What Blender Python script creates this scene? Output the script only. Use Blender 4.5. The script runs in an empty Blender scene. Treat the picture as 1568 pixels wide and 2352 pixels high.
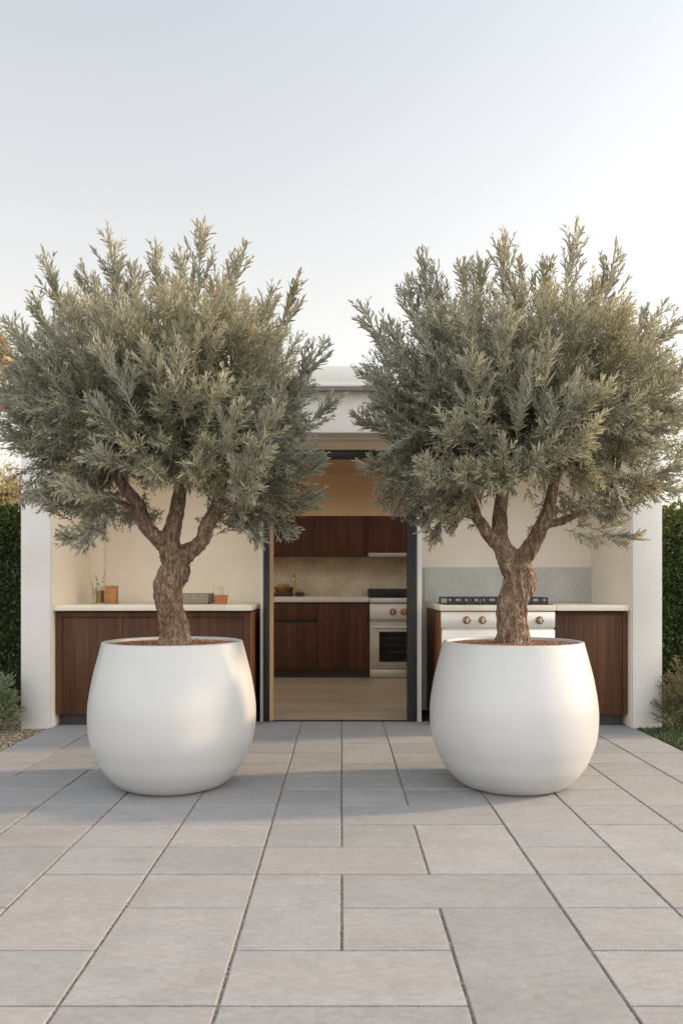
import bpy, bmesh, math, random
import numpy as np
from mathutils import Vector, Matrix, noise
R = math.radians
PI = math.pi
F = 1750.0; HC = 1.064; CX = 784.0; HY = 1350.0   # focal length, eye height, centre, horizon (photo measured at 1568 wide)
sc = bpy.context.scene
COL = sc.collection

def P(x, y, Z):
    return Vector(((x-CX)*Z/F, Z, HC-(y-HY)*Z/F))
def X(x, Z): return (x-CX)*Z/F
def ZZ(y, Z): return HC-(y-HY)*Z/F

# ------------------------------------------------------------------ objects
def tag(o, label=None, cat=None, group=None, kind=None):
    if label: o['label'] = label
    if cat: o['category'] = cat
    if group: o['group'] = group
    if kind: o['kind'] = kind
    return o
def empty(name, loc, label, cat, group=None):
    o = bpy.data.objects.new(name, None); COL.objects.link(o); o.location = loc
    o.empty_display_size = .1
    return tag(o, label, cat, group)
def link(name, me, mat=None, parent=None, loc=None):
    o = bpy.data.objects.new(name, me); COL.objects.link(o)
    if mat is not None and len(me.materials) == 0: me.materials.append(mat)
    if parent is not None:
        o.parent = parent
        base = Vector((0,0,0)); q = parent
        while q is not None:
            base += q.location; q = q.parent
        o.location = -base if loc is None else loc
    elif loc is not None: o.location = loc
    return o
def bm_obj(name, bm, mat, parent=None, smooth=False, angle=None):
    me = bpy.data.meshes.new(name)
    bmesh.ops.recalc_face_normals(bm, faces=bm.faces)
    bm.to_mesh(me); bm.free()
    if smooth:
        me.polygons.foreach_set('use_smooth', [True]*len(me.polygons))
        if angle is not None: me.set_sharp_from_angle(angle=R(angle))
    return link(name, me, mat, parent)

def box(bm, x0, x1, y0, y1, z0, z1, bev=0.0, seg=2):
    ret = bmesh.ops.create_cube(bm, size=1.0)
    vs = ret['verts']
    for v in vs:
        v.co = Vector(((x0+x1)/2+v.co.x*(x1-x0), (y0+y1)/2+v.co.y*(y1-y0), (z0+z1)/2+v.co.z*(z1-z0)))
    if bev > 0:
        es = list({e for v in vs for e in v.link_edges})
        bmesh.ops.bevel(bm, geom=es, offset=bev, segments=seg, affect='EDGES', profile=.5)
def boxes(name, lst, mat, parent=None, bev=0.0, seg=2):
    bm = bmesh.new()
    for b in lst: box(bm, *b, bev=bev, seg=seg)
    return bm_obj(name, bm, mat, parent, smooth=bev > 0, angle=40)
def lathe(bm, prof, center, n=64, axis='Z', cap0=True, cap1=True):
    rings = []
    for r, h in prof:
        ring = []
        for i in range(n):
            a = 2*PI*i/n
            if axis == 'Z': v = Vector((math.cos(a)*r, math.sin(a)*r, h))
            elif axis == 'Y': v = Vector((math.cos(a)*r, -h, math.sin(a)*r))
            else: v = Vector((h, math.cos(a)*r, math.sin(a)*r))
            ring.append(bm.verts.new(v+Vector(center)))
        rings.append(ring)
    for a, b in zip(rings, rings[1:]):
        for i in range(n):
            bm.faces.new((a[i], a[(i+1)%n], b[(i+1)%n], b[i]))
    if cap0: bm.faces.new(rings[0])
    if cap1: bm.faces.new(rings[-1][::-1])
def tube(bm, pts, rads, n=10, cap=True, rough=0.0, seed=0):
    pts = [Vector(p) for p in pts]; rings = []
    up = Vector((.13, .97, .2)).normalized()
    for i, p in enumerate(pts):
        t = (pts[min(i+1, len(pts)-1)]-pts[max(i-1, 0)]).normalized()
        s = t.cross(up)
        if s.length < .05: s = t.cross(Vector((1,0,0)))
        s.normalize(); u = s.cross(t).normalized()
        ring = []
        for k in range(n):
            a = 2*PI*k/n
            rr = rads[i]*(1+rough*noise.noise(Vector((math.cos(a)*1.3+seed, math.sin(a)*1.3, i*.4))))
            ring.append(bm.verts.new(p+(s*math.cos(a)+u*math.sin(a))*rr))
        rings.append(ring)
    for a, b in zip(rings, rings[1:]):
        for i in range(n): bm.faces.new((a[i], a[(i+1)%n], b[(i+1)%n], b[i]))
    if cap:
        bm.faces.new(rings[0]); bm.faces.new(rings[-1][::-1])
def spline(ctrl, n=6):
    """Catmull-Rom through (vec, radius) control nodes"""
    out = []
    c = [ctrl[0]]+list(ctrl)+[ctrl[-1]]
    for i in range(1, len(c)-2):
        p0, p1, p2, p3 = [Vector((*q[0], q[1])) for q in c[i-1:i+3]]
        for k in range(n):
            t = k/n
            v = .5*((2*p1)+(p2-p0)*t+(2*p0-5*p1+4*p2-p3)*t*t+(3*p1-p0-3*p2+p3)*t**3)
            out.append(v)
    out.append(Vector((*ctrl[-1][0], ctrl[-1][1])))
    return [v.xyz for v in out], [max(v.w, .002) for v in out]

# ------------------------------------------------------------------ materials
class NT:
    def __init__(s, m):
        m.use_nodes = True; s.t = m.node_tree; s.n = s.t.nodes; s.l = s.t.links
        s.n.clear()
    def add(s, typ, **kw):
        n = s.n.new(typ)
        for k, v in kw.items():
            if k.startswith('i_'): n.inputs[k[2:].replace('_', ' ')].default_value = v
            else: setattr(n, k, v)
        return n
    def link(s, a, b): s.l.new(a, b)
def c4(c): return (c[0], c[1], c[2], 1)
def ramp(nt, fac, stops):
    r = nt.add('ShaderNodeValToRGB'); el = r.color_ramp.elements
    while len(el) > 1: el.remove(el[-1])
    el[0].position = stops[0][0]; el[0].color = c4(stops[0][1])
    for p, c in stops[1:]:
        e = el.new(p); e.color = c4(c)
    nt.link(fac, r.inputs[0]); return r.outputs[0]
def nz(nt, vec, scale, detail=4, rough=.55, sc3=None):
    if sc3 is not None:
        mp = nt.add('ShaderNodeMapping'); mp.inputs['Scale'].default_value = sc3
        nt.link(vec, mp.inputs['Vector']); vec = mp.outputs[0]
    n = nt.add('ShaderNodeTexNoise'); n.inputs['Scale'].default_value = scale
    n.inputs['Detail'].default_value = detail; n.inputs['Roughness'].default_value = rough
    nt.link(vec, n.inputs['Vector']); return n.outputs[0]
def mix(nt, fac, a, b, blend='MIX'):
    m = nt.add('ShaderNodeMix', data_type='RGBA', blend_type=blend)
    for s_, v in ((0, fac), (6, a), (7, b)):
        if hasattr(v, 'is_linked') or hasattr(v, 'node'): nt.link(v, m.inputs[s_])
        elif s_ == 0: m.inputs[0].default_value = v
        else: m.inputs[s_].default_value = c4(v)
    return m.outputs[2]
def bump(nt, h, strength, dist, prev=None):
    b = nt.add('ShaderNodeBump'); b.inputs['Strength'].default_value = strength; b.inputs['Distance'].default_value = dist
    nt.link(h, b.inputs['Height'])
    if prev is not None: nt.link(prev, b.inputs['Normal'])
    return b.outputs[0]
def mat(name, ca, cb=None, scale=6, rough=.6, metal=0, sc3=None, detail=5, bscale=None, bstr=.2, bdist=.002, bsc3=None, spec=.5, coat=0, lo=.35, hi=.65, alpha=None, trans=0, big=None, ior=None):
    m = bpy.data.materials.new(name); nt = NT(m)
    out = nt.add('ShaderNodeOutputMaterial'); pr = nt.add('ShaderNodeBsdfPrincipled')
    nt.link(pr.outputs[0], out.inputs[0])
    tc = nt.add('ShaderNodeTexCoord'); v = tc.outputs['Object']
    col = None
    if cb is not None:
        col = ramp(nt, nz(nt, v, scale, detail, .6, sc3), [(lo, ca), (hi, cb)])
    if big is not None:
        f = nz(nt, v, big[1], 3)
        rr = ramp(nt, f, [(.35, (1,1,1)), (.65, big[0])])
        col = mix(nt, 1.0, col if col is not None else ca, rr, 'MULTIPLY')
    if col is not None: nt.link(col, pr.inputs['Base Color'])
    else: pr.inputs['Base Color'].default_value = c4(ca)
    pr.inputs['Roughness'].default_value = rough; pr.inputs['Metallic'].default_value = metal
    pr.inputs['Specular IOR Level'].default_value = spec
    pr.inputs['Coat Weight'].default_value = coat; pr.inputs['Coat Roughness'].default_value = .25
    if trans: pr.inputs['Transmission Weight'].default_value = trans
    if ior: pr.inputs['IOR'].default_value = ior
    if bscale:
        nt.link(bump(nt, nz(nt, v, bscale, 4, .6, bsc3), bstr, bdist), pr.inputs['Normal'])
    return m
def lin(r, g, b):
    f = lambda c: ((c/255+.055)/1.055)**2.4 if c > 10 else c/255/12.92
    return (f(r), f(g), f(b))

M = {}
M['plaster'] = mat('white_plaster', (.60,.59,.57), (.645,.635,.615), 3, .85, bscale=140, bstr=.25, bdist=.002, big=((.95,.94,.92), 1.1))
M['cream'] = mat('warm_lit_plaster', (.88,.78,.63), (.91,.82,.68), 3, .85, bscale=120, bstr=.25, bdist=.002, big=((.95,.94,.92), 1.3))  # same white plaster, warm bounce light painted into the colour
M['warm_lit_pale'] = mat('pale_warm_lit_plaster', (.84,.775,.68), (.88,.82,.73), 3, .85, bscale=120, bstr=.25, bdist=.002, big=((.95,.94,.92), 1.3))  # paler copy of the white plaster, warm light painted in
M['tan'] = mat('tan_plaster', (.60,.45,.285), (.64,.485,.315), 3, .8, bscale=90, bstr=.15)
M['stone_top'] = mat('pale_stone_top', (.66,.60,.50), (.76,.70,.60), 60, .45, bscale=200, bstr=.08, big=((.9,.88,.85), 4))
M['grey_stone'] = mat('grey_stone_slab', (.52,.525,.505), (.62,.625,.60), 60, .55, bscale=160, bstr=.1, big=((.84,.84,.84), 3.5), detail=8)
M['splash'] = mat('beige_stone_splash', (.55,.47,.33), (.72,.63,.47), 40, .5, bscale=120, bstr=.1, big=((.8,.78,.74), 5), detail=8)
def wood(name, a, b, seam=0):
    m = bpy.data.materials.new(name); nt = NT(m)
    out = nt.add('ShaderNodeOutputMaterial'); pr = nt.add('ShaderNodeBsdfPrincipled'); nt.link(pr.outputs[0], out.inputs[0])
    tc = nt.add('ShaderNodeTexCoord'); v = tc.outputs['Object']
    n1 = nz(nt, v, 1, 6, .65, (38, 38, 1.1)); n2 = nz(nt, v, 1, 3, .5, (7, 7, .35)); n3 = nz(nt, v, 1, 6, .7, (170, 170, 3))
    col = ramp(nt, n1, [(.3, a), (.7, b)])
    col = mix(nt, 1.0, col, ramp(nt, n2, [(.35, (.72,.72,.72)), (.65, (1.12,1.1,1.08))]), 'MULTIPLY')
    col = mix(nt, .5, col, ramp(nt, n3, [(.35, (.45,.42,.4)), (.6, (1,1,1))]), 'MULTIPLY')
    nt.link(col, pr.inputs['Base Color']); pr.inputs['Roughness'].default_value = .55; pr.inputs['Specular IOR Level'].default_value = .22
    nt.link(bump(nt, n3, .2, .0015), pr.inputs['Normal'])
    return m
M['walnut'] = wood('walnut_veneer', (.050,.021,.011), (.120,.053,.027))
M['walnut_sunlit'] = wood('walnut_sunlit_end', (.12,.045,.016), (.25,.10,.04))  # orange copy of the walnut, low sun painted into the colour
M['walnut_in'] = wood('dark_red_walnut', (.056,.024,.013), (.125,.052,.027))
M['dark'] = mat('black_plinth', (.018,.014,.012), (.028,.022,.018), 8, .6)
M['frame'] = mat('dark_bronze_metal', (.016,.017,.018), (.026,.027,.028), 12, .4, metal=.3, bscale=60, bstr=.05)
M['brass'] = mat('brushed_brass', (.55,.36,.15), (.66,.45,.2), 40, .33, metal=1)
M['oak'] = mat('oak_strip', (.40,.25,.12), (.5,.33,.17), 20, .5, sc3=(3,3,.4))
M['steel'] = mat('brushed_steel', (.60,.59,.56), (.68,.665,.63), 4, .38, metal=.5, sc3=(1,1,40), bscale=1, bsc3=(2,2,300), bstr=.05)
M['steel_warm'] = mat('warm_enamel_steel', (.40,.36,.29), (.47,.425,.345), 4, .38, metal=.45, sc3=(1,1,40))
M['iron'] = mat('cast_iron', (.012,.012,.013), (.03,.03,.03), 50, .5, bscale=220, bstr=.4)
M['black_glass'] = mat('oven_glass', (.006,.006,.007), rough=.12)
M['knob'] = mat('bronze_knob', (.22,.15,.09), (.35,.25,.15), 80, .3, metal=.9)
M['pot'] = mat('white_glazed_fibre_stone', (.425,.432,.435), (.455,.458,.456), 2.0, .33, bscale=260, bstr=.12, bdist=.001, big=((.965,.965,.96), 2.5), spec=.55)
M['mulch'] = mat('red_brown_mulch', (.07,.032,.018), (.24,.12,.07), 70, .9, bscale=90, bstr=.6, bdist=.01)
M['glass'] = mat('clear_glass', (.95,.97,.93), rough=.06, trans=1, ior=1.3)
M['amber'] = mat('amber_contents', (.30,.17,.05), (.5,.33,.13), 60, .6)
M['cork'] = mat('orange_clay', (.36,.15,.05), (.48,.23,.09), 40, .7, bscale=100, bstr=.2)
M['terra'] = mat('terracotta', (.35,.11,.035), (.45,.16,.055), 40, .7, bscale=100, bstr=.2)
M['greybox'] = mat('weathered_grey_wood', (.17,.13,.095), (.33,.265,.20), 30, .8, sc3=(1,6,6), bscale=80, bstr=.3)
M['tray'] = mat('dark_wood_tray', (.04,.02,.01), (.075,.04,.02), 20, .5)
M['fruit'] = mat('orange_yellow_skin', (.42,.22,.05), (.5,.28,.07), 30, .45)
M['stem'] = mat('young_olive_twig', (.19,.165,.10), (.30,.26,.17), 20, .8)
M['branch'] = mat('grey_brown_bark', (.07,.05,.038), (.17,.13,.10), 30, .9, bscale=60, bstr=.6, bdist=.004)

def bark():
    m = bpy.data.materials.new('gnarled_olive_bark'); nt = NT(m)
    out = nt.add('ShaderNodeOutputMaterial'); pr = nt.add('ShaderNodeBsdfPrincipled'); nt.link(pr.outputs[0], out.inputs[0])
    tc = nt.add('ShaderNodeTexCoord'); v = tc.outputs['Object']
    vo = nt.add('ShaderNodeTexVoronoi'); vo.feature = 'DISTANCE_TO_EDGE'; vo.inputs['Scale'].default_value = 1
    mp = nt.add('ShaderNodeMapping'); mp.inputs['Scale'].default_value = (72, 72, 22)
    wob = nt.add('ShaderNodeMix', data_type='RGBA', blend_type='ADD'); wob.inputs[0].default_value = .06
    nt.link(v, wob.inputs[6])
    nn = nt.add('ShaderNodeTexNoise'); nn.inputs['Scale'].default_value = 18; nt.link(v, nn.inputs['Vector']); nt.link(nn.outputs[1], wob.inputs[7])
    nt.link(wob.outputs[2], mp.inputs['Vector']); nt.link(mp.outputs[0], vo.inputs['Vector'])
    crack = ramp(nt, vo.outputs[0], [(.0, (.40,.36,.32)), (.14, (1,1,1))])
    n1 = nz(nt, v, 1, 6, .7, (48, 48, 15)); n2 = nz(nt, v, 7, 3)
    col = ramp(nt, n1, [(.3, (.07,.046,.031)), (.48, (.19,.132,.09)), (.70, (.42,.335,.26))])
    col = mix(nt, 1.0, col, ramp(nt, n2, [(.35, (.72,.64,.57)), (.62, (1.12,1.1,1.08))]), 'MULTIPLY')
    col = mix(nt, 1.0, col, crack, 'MULTIPLY')
    nt.link(col, pr.inputs['Base Color']); pr.inputs['Roughness'].default_value = .9
    b1 = bump(nt, vo.outputs[0], .9, .009); nt.link(bump(nt, n1, .6, .006, b1), pr.inputs['Normal'])
    return m
M['bark'] = bark()

def leafmat(name, top_a, top_b, under, tipc, transl=.28, rough=.5):
    """v attribute: r = per-leaf tone, g = young growth, plus painted sun gold on olive crowns and hedge tops"""
    m = bpy.data.materials.new(name); nt = NT(m)
    out = nt.add('ShaderNodeOutputMaterial'); pr = nt.add('ShaderNodeBsdfPrincipled')
    at = nt.add('ShaderNodeAttribute'); at.attribute_name = 'v'
    sp = nt.add('ShaderNodeSeparateColor'); nt.link(at.outputs['Color'], sp.inputs[0])
    top = mix(nt, sp.outputs[0], top_a, top_b)
    top = mix(nt, sp.outputs[1], top, tipc)
    ge = nt.add('ShaderNodeNewGeometry')
    und = mix(nt, sp.outputs[1], under, tuple(.5*(a+b) for a, b in zip(under, tipc)))
    col = mix(nt, ge.outputs['Backfacing'], top, und)
    nt.link(col, pr.inputs['Base Color']); pr.inputs['Roughness'].default_value = rough
    pr.inputs['Specular IOR Level'].default_value = .45
    tr = nt.add('ShaderNodeBsdfTranslucent'); nt.link(top, tr.inputs[0])
    ms = nt.add('ShaderNodeMixShader'); ms.inputs[0].default_value = transl
    nt.link(pr.outputs[0], ms.inputs[1]); nt.link(tr.outputs[0], ms.inputs[2]); nt.link(ms.outputs[0], out.inputs[0])
    return m
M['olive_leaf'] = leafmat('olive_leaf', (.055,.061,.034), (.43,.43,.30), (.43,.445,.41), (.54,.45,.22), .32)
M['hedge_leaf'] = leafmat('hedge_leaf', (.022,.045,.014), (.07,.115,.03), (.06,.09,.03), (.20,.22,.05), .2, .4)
M['bush_leaf'] = leafmat('sage_leaf', (.12,.17,.08), (.33,.40,.22), (.35,.40,.26), (.40,.45,.24))
M['pink_leaf'] = leafmat('mixed_pink_leaf', (.06,.10,.03), (.20,.25,.10), (.20,.23,.13), (.52,.24,.17))
M['gold_leaf'] = leafmat('golden_leaf', (.20,.16,.055), (.36,.28,.12), (.3,.26,.14), (.42,.33,.12), .35)
M['amber_leaf'] = leafmat('amber_leaf', (.42,.22,.07), (.6,.34,.12), (.42,.24,.09), (.55,.33,.1), .35)
M['grass_leaf'] = leafmat('lawn_leaf', (.03,.05,.02), (.085,.12,.055), (.08,.11,.05), (.14,.16,.07), .2)

# ------------------------------------------------------------------ leaves with numpy
def leaf_mesh(name, base, axis, side, length, width, tone, young, fold=.25, curl=.12):
    """lance-shaped folded leaves, six vertices and two faces each"""
    n = len(base)
    axis = axis/np.linalg.norm(axis, axis=1, keepdims=True)
    nrm = np.cross(axis, side); nrm /= (np.linalg.norm(nrm, axis=1, keepdims=True)+1e-9)
    side = np.cross(nrm, axis)
    L = length[:, None]; W = width[:, None]
    a = base
    t = base+axis*L-nrm*L*curl
    def q(f, s, w): return base+axis*L*f+side*W*s*w+nrm*(W*fold-L*curl*f*f)
    V = np.stack([a, q(.32, .5, 1), q(.72, .42, 1), t, q(.72, -.42, 1), q(.32, -.5, 1)], axis=1).reshape(-1, 3)
    idx = np.arange(n)[:, None]*6
    Fc = np.concatenate([idx+np.array([[0, 3, 2, 1]]), idx+np.array([[0, 5, 4, 3]])], axis=1).reshape(-1)
    me = bpy.data.meshes.new(name)
    me.vertices.add(n*6); me.vertices.foreach_set('co', V.astype(np.float32).ravel())
    me.loops.add(n*8); me.loops.foreach_set('vertex_index', Fc.astype(np.int32))
    me.polygons.add(n*2); me.polygons.foreach_set('loop_start', (np.arange(n*2)*4).astype(np.int32))
    try: me.polygons.foreach_set('loop_total', np.full(n*2, 4, np.int32))
    except Exception: pass
    ca = me.color_attributes.new('v', 'FLOAT_COLOR', 'POINT')
    c = np.zeros((n, 6, 4), np.float32); c[:, :, 0] = tone[:, None]; c[:, :, 1] = young[:, None]; c[:, :, 3] = 1
    ca.data.foreach_set('color', c.ravel())
    me.update(calc_edges=True); me.validate()
    return me
class Foliage:
    def __init__(s, seed):
        s.rng = np.random.default_rng(seed); s.b = []; s.a = []; s.s = []; s.l = []; s.w = []; s.t = []; s.y = []; s.stems = []
    def twig(s, p0, d, L, leaf, width, gap, ang, tone, young, droop=0.0, bare=.08, r=.0016):
        rng = s.rng
        d = d/np.linalg.norm(d)
        n = max(3, int(L*(1-bare)/gap))
        bend = rng.normal(0, .18, 3)+np.array([0, 0, .18-droop])
        ts = np.linspace(bare, 1, n)
        pos = p0[None]+d[None]*(ts*L)[:, None]+bend[None]*(ts**2*L*.35)[:, None]+d[None]*(rng.uniform(-.5, .5, n)*gap)[:, None]
        dirs = d[None]+bend[None]*(ts*.7)[:, None]; dirs /= np.linalg.norm(dirs, axis=1, keepdims=True)
        s.stems.append((p0, p0+d*L*.5+bend*L*.35*.25, p0+d*L+bend*L*.35, r))
        ref = rng.normal(0, 1, 3); ref = ref/np.linalg.norm(ref)
        u = np.cross(dirs, ref); u /= (np.linalg.norm(u, axis=1, keepdims=True)+1e-9)
        w = np.cross(dirs, u)
        ph = rng.uniform(0, PI)+np.arange(n)*(PI/2+.25)+rng.normal(0, .25, n)
        for sgn in (0, PI):
            th = ph+sgn
            rad = u*np.cos(th)[:, None]+w*np.sin(th)[:, None]
            aa = ang*(1.12-.55*ts)+rng.normal(0, .24, n)
            ax = dirs*np.cos(aa)[:, None]+rad*np.sin(aa)[:, None]
            ax[:, 2] += .05-droop*.5
            sd = np.cross(dirs, rad)+rng.normal(0, .35, (n, 3))
            ll = leaf*(.72+.45*np.sin(PI*np.clip(ts*.9+.08, 0, 1)))*rng.uniform(.6, 1.28, n)
            s.b.append(pos); s.a.append(ax); s.s.append(sd); s.l.append(ll); s.w.append(width*rng.uniform(.8, 1.2, n)*np.ones(n))
            s.t.append(np.clip(tone+rng.normal(0, .34, n), 0, 1)); s.y.append(np.clip(young*(.4+.6*ts)+rng.normal(0, .08, n), 0, 1))
        return pos, dirs
    def plume(s, tip, d, L, leaf=.042, width=.0078, gap=.013, ang=.72, tone=.5, young=.2, sides=7, droop=0.0, spread=.62, sl=.42):
        rng = s.rng
        d = d/np.linalg.norm(d); p0 = tip-d*L
        pos, dirs = s.twig(p0, d, L, leaf, width, gap, ang, tone, young, droop, r=.0030)
        for k in range(sides):
            t = rng.uniform(.0, .78); i = int(t*(len(pos)-1))
            rad = rng.normal(0, 1, 3); rad -= dirs[i]*rad.dot(dirs[i]); rad /= np.linalg.norm(rad)
            dd = dirs[i]*math.cos(spread)+rad*math.sin(spread)
            s.twig(pos[i], dd, L*sl*(1.05-t)+.035, leaf*.86, width*.92, gap, ang, tone, young*.8, droop)
    def build(s, name, leafm, parent):
        me = leaf_mesh(name, *[np.concatenate(q) for q in (s.b, s.a, s.s, s.l, s.w, s.t, s.y)])
        return link(name, me, leafm, parent)
    def build_stems(s, name, m, parent):
        n = len(s.stems); V = np.zeros((n, 9, 3)); k3 = np.array([0, 2*PI/3, 4*PI/3])
        for i, (a, b, c, r) in enumerate(s.stems):
            d = c-a; d = d/(np.linalg.norm(d)+1e-9)
            u = np.cross(d, [0.3, .8, .51]); u /= (np.linalg.norm(u)+1e-9); w = np.cross(d, u)
            ring = u[None]*np.cos(k3)[:, None]+w[None]*np.sin(k3)[:, None]
            V[i, 0:3] = a+ring*r; V[i, 3:6] = b+ring*r*.8; V[i, 6:9] = c+ring*r*.4
        f = []
        for g in (0, 3):
            for k in range(3): f += [g+k, g+(k+1)%3, g+3+(k+1)%3, g+3+k]
        Fc = (np.arange(n)[:, None]*9+np.array(f)[None]).ravel()
        me = bpy.data.meshes.new(name); me.vertices.add(n*9); me.vertices.foreach_set('co', V.astype(np.float32).ravel())
        me.loops.add(n*24); me.loops.foreach_set('vertex_index', Fc.astype(np.int32))
        me.polygons.add(n*6); me.polygons.foreach_set('loop_start', (np.arange(n*6)*4).astype(np.int32))
        me.update(calc_edges=True); me.validate()
        return link(name, me, m, parent)

def stones(name, pts, size, m, parent, seed=1, flat=.7):
    """little irregular stones, one mesh"""
    rng = np.random.default_rng(seed)
    base = np.array([(1,0,0),(-1,0,0),(0,1,0),(0,-1,0),(0,0,1),(0,0,-1)], float)
    fc = [(0,2,4),(2,1,4),(1,3,4),(3,0,4),(2,0,5),(1,2,5),(3,1,5),(0,3,5)]
    n = len(pts); pts = np.asarray(pts)
    sz = size*rng.uniform(.5, 1.3, (n, 1, 1)); an = rng.uniform(0, 2*PI, n)
    B = np.repeat(base[None], n, 0)*rng.uniform(.65, 1.2, (n, 6, 1)); B[:, :, 2] *= flat
    c, s_ = np.cos(an)[:, None], np.sin(an)[:, None]
    bx = B[:, :, 0]*c-B[:, :, 1]*s_; by = B[:, :, 0]*s_+B[:, :, 1]*c
    V = np.stack([bx, by, B[:, :, 2]], 2)*sz+pts[:, None]
    Fc = (np.arange(n)[:, None]*6+np.array(fc).ravel()[None]).ravel()
    me = bpy.data.meshes.new(name); me.vertices.add(n*6); me.vertices.foreach_set('co', V.astype(np.float32).ravel())
    me.loops.add(n*24); me.loops.foreach_set('vertex_index', Fc.astype(np.int32))
    me.polygons.add(n*8); me.polygons.foreach_set('loop_start', (np.arange(n*8)*3).astype(np.int32))
    ca = me.color_attributes.new('v', 'FLOAT_COLOR', 'POINT')
    cc = np.ones((n, 6, 4), np.float32); cc[:, :, 0] = rng.uniform(0, 1, n)[:, None]; cc[:, :, 1] = rng.uniform(0, 1, n)[:, None]
    ca.data.foreach_set('color', cc.ravel())
    me.update(calc_edges=True); me.validate()
    return link(name, me, m, parent)
def stonemat(name, stops):
    m = bpy.data.materials.new(name); nt = NT(m)
    out = nt.add('ShaderNodeOutputMaterial'); pr = nt.add('ShaderNodeBsdfPrincipled'); nt.link(pr.outputs[0], out.inputs[0])
    at = nt.add('ShaderNodeAttribute'); at.attribute_name = 'v'
    sp = nt.add('ShaderNodeSeparateColor'); nt.link(at.outputs['Color'], sp.inputs[0])
    nt.link(ramp(nt, sp.outputs[0], stops), pr.inputs['Base Color']); pr.inputs['Roughness'].default_value = .85
    return m
M['gravel'] = stonemat('gravel_stones', [(0, (.16,.10,.065)), (.4, (.30,.22,.15)), (.8, (.42,.35,.27)), (1, (.55,.5,.42))])
M['chips'] = stonemat('mulch_granules', [(0, (.07,.03,.018)), (.5, (.19,.09,.05)), (.9, (.34,.18,.11)), (1, (.45,.3,.2))])
M['grit'] = stonemat('joint_grit', [(0, (.10,.092,.082)), (.6, (.20,.18,.155)), (1, (.38,.34,.29))])

# ------------------------------------------------------------------ camera
cam = bpy.data.cameras.new('camera'); co = bpy.data.objects.new('camera', cam); COL.objects.link(co)
co.location = (0, 0, HC); co.rotation_euler = (R(90), 0, 0)
cam.sensor_fit = 'VERTICAL'; cam.sensor_height = 36; cam.sensor_width = 24
cam.lens = F/2352*36; cam.shift_y = 174/2352; cam.clip_start = .05; cam.clip_end = 2000
cam.dof.use_dof = True; cam.dof.focus_distance = 4.0; cam.dof.aperture_fstop = 3.6
sc.camera = co

# ------------------------------------------------------------------ light
SUN_EL = 21.0; SUN_AZ = 10.0         # degrees above the horizon; degrees behind the facade line, from the right
sd = Vector((math.cos(R(SUN_AZ))*math.cos(R(SUN_EL)), math.sin(R(SUN_AZ))*math.cos(R(SUN_EL)), math.sin(R(SUN_EL))))
sl = bpy.data.lights.new('sun', 'SUN'); sl.energy = 1.35; sl.angle = R(3.2); sl.color = (1.0, .70, .42)
so = bpy.data.objects.new('sun', sl); COL.objects.link(so)
so.rotation_euler = sd.to_track_quat('Z', 'Y').to_euler(); so.location = (8, 2, 6)
w = bpy.data.worlds.new('World'); sc.world = w; w.use_nodes = True
nt = w.node_tree; nt.nodes.clear()
wo = nt.nodes.new('ShaderNodeOutputWorld'); bg = nt.nodes.new('ShaderNodeBackground'); sky = nt.nodes.new('ShaderNodeTexSky')
sky.sky_type = 'NISHITA'; sky.sun_disc = False; sky.sun_elevation = R(SUN_EL); sky.sun_rotation = R(90-SUN_AZ)
sky.altitude = 0; sky.air_density = 1.0; sky.dust_density = 3.0; sky.ozone_density = 1.5
hs = nt.nodes.new('ShaderNodeHueSaturation'); hs.inputs['Saturation'].default_value = .33
nt.links.new(sky.outputs[0], hs.inputs['Color'])
ga = nt.nodes.new('ShaderNodeGamma'); ga.inputs[1].default_value = .64
tn = nt.nodes.new('ShaderNodeMix'); tn.data_type = 'RGBA'; tn.blend_type = 'MULTIPLY'; tn.inputs[0].default_value = 1; tn.inputs[7].default_value = (1.03, 1.0, .965, 1)
nt.links.new(hs.outputs[0], ga.inputs[0]); nt.links.new(ga.outputs[0], tn.inputs[6]); 
# unseen sky towards -y made brighter, an added fill for the faces on that side
tco = nt.nodes.new('ShaderNodeTexCoord'); dt = nt.nodes.new('ShaderNodeVectorMath'); dt.operation = 'DOT_PRODUCT'; dt.inputs[1].default_value = (0, -.95, .3)
nt.links.new(tco.outputs['Generated'], dt.inputs[0])
mr = nt.nodes.new('ShaderNodeMapRange'); mr.interpolation_type = 'SMOOTHSTEP'; mr.inputs[1].default_value = -.25; mr.inputs[2].default_value = .9; mr.inputs[3].default_value = 1.0; mr.inputs[4].default_value = 2.5
nt.links.new(dt.outputs['Value'], mr.inputs[0])
vm = nt.nodes.new('ShaderNodeVectorMath'); vm.operation = 'SCALE'
sx = nt.nodes.new('ShaderNodeSeparateXYZ'); nt.links.new(tco.outputs['Generated'], sx.inputs[0])
rh = nt.nodes.new('ShaderNodeValToRGB'); rh.color_ramp.elements[0].color = (1.05, .975, .89, 1); rh.color_ramp.elements[0].position = 0
rh.color_ramp.elements[1].position = .6; rh.color_ramp.elements[1].color = (.93, .965, .99, 1)
e_ = rh.color_ramp.elements.new(.3); e_.color = (1.08, 1.045, .985, 1)
nt.links.new(sx.outputs[2], rh.inputs[0])
t2 = nt.nodes.new('ShaderNodeMix'); t2.data_type = 'RGBA'; t2.blend_type = 'MULTIPLY'; t2.inputs[0].default_value = 1
nt.links.new(tn.outputs[2], t2.inputs[6]); nt.links.new(rh.outputs[0], t2.inputs[7]); nt.links.new(t2.outputs[2], vm.inputs[0]); nt.links.new(mr.outputs[0], vm.inputs['Scale']); nt.links.new(vm.outputs[0], bg.inputs[0]); nt.links.new(bg.outputs[0], wo.inputs[0])
bg.inputs[1].default_value = .128
sc.view_settings.view_transform = 'Standard'; sc.view_settings.look = 'None'; sc.view_settings.exposure = 1.90; sc.view_settings.gamma = 1
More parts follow.
